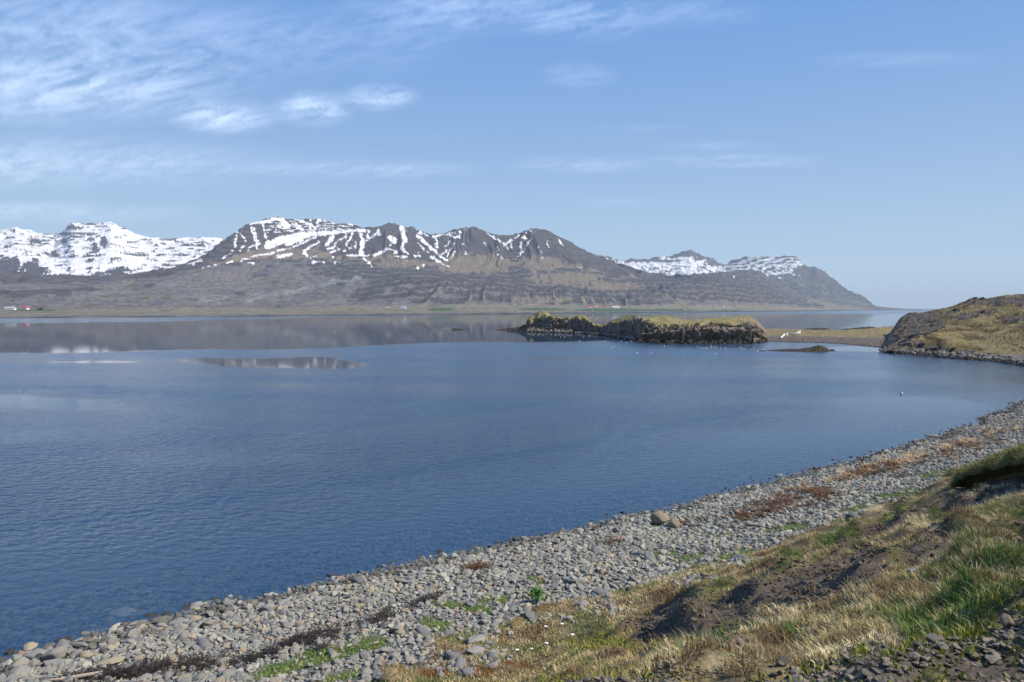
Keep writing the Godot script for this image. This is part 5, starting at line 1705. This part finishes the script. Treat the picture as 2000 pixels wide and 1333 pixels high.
func build_boat() -> void:
	var q := stand("isthmus", 1552, 655.5)
	var b := thing("rowing_boat", "old white wooden boat lying on the isthmus beach", "boat", q + Vector3(0, -0.1, 0), 0.12)
	b.rotation.z = 0.06
	b.rotation.x = -0.18
	b.scale = Vector3(1.15, 1.25, 1.15)
	var st := SurfaceTool.new()
	st.begin(Mesh.PRIMITIVE_TRIANGLES)
	var n := 18
	var m := 9
	var ring := []
	for i in n + 1:
		var t := float(i) / n
		var half := 0.95 * pow(sin(PI * clampf(t * 0.92 + 0.06, 0.0, 1.0)), 0.6)
		var rise := 0.15 + 1.35 * pow(maxf(0.0, t - 0.35) / 0.65, 2.2) + 0.35 * pow(1.0 - t, 3.0)
		var row := []
		for k in m:
			var a := lerpf(-1.0, 1.0, float(k) / (m - 1))
			row.append(Vector3((t - 0.5) * 5.2, (0.9 + rise * 0.55) * pow(absf(a), 2.0) + rise * 0.45 * (1.0 - absf(a)), half * sin(a * PI * 0.5)))
		ring.append(row)
	for i in n:
		for k in m - 1:
			for v in [ring[i][k], ring[i + 1][k], ring[i][k + 1], ring[i + 1][k], ring[i + 1][k + 1], ring[i][k + 1]]: st.add_vertex(v)
	st.generate_normals()
	var hull_mesh := st.commit()
	obj("hull", hull_mesh, rough_mat(Color(0.74, 0.70, 0.62).linear_to_srgb(), 0.7, false), b)
	for k in [0, m - 1]:
		var rail := SurfaceTool.new()
		rail.begin(Mesh.PRIMITIVE_TRIANGLES)
		for i in n:
			var a: Vector3 = ring[i][k]
			var c: Vector3 = ring[i + 1][k]
			var bx := BoxMesh.new()
			bx.size = Vector3(a.distance_to(c) + 0.02, 0.09, 0.09)
			rail.append_from(bx, 0, Transform3D(Basis(Quaternion(Vector3.RIGHT, (c - a).normalized())), (a + c) * 0.5))
		obj("gunwale", rail.commit(), rough_mat(Color(0.72, 0.68, 0.60).linear_to_srgb(), 0.7, false), b)
	for x in [-1.1, 0.2]:
		var th := SurfaceTool.new()
		th.begin(Mesh.PRIMITIVE_TRIANGLES)
		box(th, Vector3(x, 0.85, 0), Vector3(0.28, 0.05, 1.6))
		obj("thwart", th.commit(), rough_mat(Color(0.2, 0.16, 0.12).linear_to_srgb(), 0.8, false), b)
	var cab := SurfaceTool.new()
	cab.begin(Mesh.PRIMITIVE_TRIANGLES)
	box(cab, Vector3(0.5, 1.1, -0.1), Vector3(0.9, 0.5, 0.8))
	obj("engine_box", cab.commit(), rough_mat(Color(0.06, 0.055, 0.05).linear_to_srgb(), 0.7, false), b)
	# the white spar on the gravel and the small raft behind it
	var a := stand("isthmus", 1421, 661.0)
	a = ground(1421.5, 661.5, 1.0)
	var c := ground(1432.5, 654.5, 1.9)
	a = ground(1525.5, 661.8, 1.0)
	c = ground(1532.5, 654.6, 1.9)
	var spar := thing("white_spar", "white painted spar lying on the gravel left of the boat", "spar", a + Vector3(0, 0.25, 0))
	var cyl := CylinderMesh.new()
	cyl.top_radius = 0.32
	cyl.bottom_radius = 0.26
	cyl.height = a.distance_to(c)
	cyl.radial_segments = 12
	var o := obj("pole", cyl, rough_mat(Color(0.78, 0.78, 0.76).linear_to_srgb(), 0.5, false), spar)
	o.transform = Transform3D(Basis(Quaternion(Vector3.UP, (c - a).normalized())), (c - a) * 0.5)
	var tip := CylinderMesh.new()
	tip.top_radius = 0.27
	tip.bottom_radius = 0.2
	tip.height = 1.6
	o = obj("dark_end", tip, rough_mat(Color(0.12, 0.12, 0.13).linear_to_srgb(), 0.6, false), spar)
	o.transform = Transform3D(Basis(Quaternion(Vector3.UP, (c - a).normalized())), (a - c).normalized() * 0.7)
	var dq := stand("isthmus", 1531, 653.5)
	var dinghy := thing("grey_dinghy", "small grey dinghy pulled up behind the white spar", "boat", dq, 0.3)
	var small := obj("hull", hull_mesh, rough_mat(Color(0.33, 0.35, 0.36).linear_to_srgb(), 0.6, false), dinghy)
	small.scale = Vector3(0.5, 0.42, 0.6)
	# fence across the isthmus
	var fence := thing("wire_fence", "old wire fence on grey posts running over the isthmus", "fence", Vector3.ZERO)
	var tops := []
	for f in [[1480, 654], [1494, 651.5], [1508, 648.5], [1519.5, 645], [1532.5, 643.8], [1544.5, 643.9]]:
		var s := stand("isthmus", f[0], f[1])
		var post := CylinderMesh.new()
		post.top_radius = 0.09
		post.bottom_radius = 0.11
		post.height = 2.0
		post.radial_segments = 8
		o = obj("post", post, rough_mat(Color(0.48, 0.45, 0.41).linear_to_srgb(), 0.9, false), fence)
		o.position = s + Vector3(0, 0.8, 0)
		tops.append(s)
	for hgt in [0.7, 1.5]:
		for i in tops.size() - 1:
			var u: Vector3 = tops[i] + Vector3(0, hgt, 0)
			var v: Vector3 = tops[i + 1] + Vector3(0, hgt, 0)
			var wire := CylinderMesh.new()
			wire.top_radius = 0.012
			wire.bottom_radius = 0.012
			wire.height = u.distance_to(v)
			wire.radial_segments = 5
			o = obj("wire", wire, rough_mat(Color(0.3, 0.3, 0.3).linear_to_srgb(), 0.6, false), fence)
			o.transform = Transform3D(Basis(Quaternion(Vector3.UP, (v - u).normalized())), (u + v) * 0.5)

func build_gulls() -> void:
	var body := SurfaceTool.new()
	body.begin(Mesh.PRIMITIVE_TRIANGLES)
	# body lathed along x with tail, neck and head as further sections: [x, y, half width, half height]
	var sec := [[-0.30, 0.13, 0.005, 0.005], [-0.24, 0.125, 0.035, 0.012], [-0.15, 0.11, 0.075, 0.05], [-0.02, 0.085, 0.105, 0.085], [0.08, 0.09, 0.095, 0.085], [0.15, 0.125, 0.065, 0.08], [0.175, 0.19, 0.042, 0.06], [0.19, 0.245, 0.046, 0.046], [0.225, 0.255, 0.038, 0.035], [0.25, 0.25, 0.006, 0.006]]
	var n := 10
	for i in sec.size() - 1:
		for k in n:
			var q := []
			for e in [[i, k], [i + 1, k], [i, k + 1], [i + 1, k + 1]]:
				var s: Array = sec[e[0]]
				var a: float = float(e[1]) / n * TAU
				q.append(Vector3(s[0], s[1] + sin(a) * s[3], cos(a) * s[2]))
			for v in [q[0], q[1], q[2], q[1], q[3], q[2]]: body.add_vertex(v)
	body.generate_normals()
	var bm := body.commit()
	var wing := SurfaceTool.new()
	wing.begin(Mesh.PRIMITIVE_TRIANGLES)
	for s in [-1.0, 1.0]:
		var a := Vector3(0.10, 0.15, s * 0.085)
		var b := Vector3(-0.10, 0.175, s * 0.075)
		var c := Vector3(-0.36, 0.155, s * 0.015)
		var d := Vector3(-0.05, 0.085, s * 0.115)
		for v in [a, b, d, b, c, d, b, a, d, c, b, d]: wing.add_vertex(v)
	wing.generate_normals()
	var wm := wing.commit()
	var bill := CylinderMesh.new()
	bill.top_radius = 0.002
	bill.bottom_radius = 0.012
	bill.height = 0.05
	bill.radial_segments = 6
	var white := rough_mat(Color(0.82, 0.82, 0.80).linear_to_srgb(), 0.7, false)
	var pale := rough_mat(Color(0.62, 0.64, 0.66).linear_to_srgb(), 0.7, false)
	var yellow := rough_mat(Color(0.55, 0.36, 0.04).linear_to_srgb(), 0.5, false)
	var first: Node3D = null
	for set_ in [["gulls in the flock before the islet", "white gull floating in the loose flock before the islet's right end", [[1363,679],[1369,681],[1374,681.5],[1379,680],[1383,681.5],[1389,677],[1389.5,679.5],[1395,679],[1400,680],[1409,680],[1417,681],[1446,679.5],[1450,683],[1455,682.5]]],
			["gulls by the skerry", "white gull floating left of the long black skerry", [[1472,682],[1481,686.5],[1492,684]]],
			["gulls by the glassy water", "white gull floating at the edge of the glassy water below the islet", [[1103,659],[1132,667.5],[1181,667.5],[1213,667.5],[1224,670.5],[1233,667.5],[1253,665],[1258,667.5],[1095,659],[1140,658],[1151,657]]],
			["gulls on the ruffled water", "white gull floating on ruffled blue water in front of the islet", [[1200,677],[1197,679.5],[1288,675.5],[1298,676.5],[1269,691.5],[1273,691.5],[1245,690.5],[1398,692]]],
			["gulls on the far glassy water", "white gull far out on glassy water left of the islet", [[653,650],[620,627],[830,643.5],[868,642],[872,641.5],[877,642.5],[933,641],[937,641]]],
			["", "nearest gull, swimming alone on the water off the far beach", [[1761,771]]]]:
		for w in set_[2]:
			var g: Node3D
			if first == null:
				g = thing("gull", set_[1], "gull", Vector3.ZERO)
				first = g
				obj("body", bm, white, g)
				obj("wings", wm, pale, g)
				var bl := obj("bill", bill, yellow, g)
				bl.position = Vector3(0.268, 0.245, 0)
				bl.rotation.z = -PI / 2
			else:
				g = first.duplicate()
				g.name = numbered("gull")
				add_child(g, true)
			var q := ground(w[0], w[1], 0.0)
			g.position = q
			g.rotation.y = rng.randf_range(0, TAU) if w[0] != 1761 else 0.3
			g.scale = Vector3.ONE * 1.25
			for k in ["label", "group"]:
				if g.has_meta(k): g.remove_meta(k)
			tag(g, set_[1], "gull", set_[0])
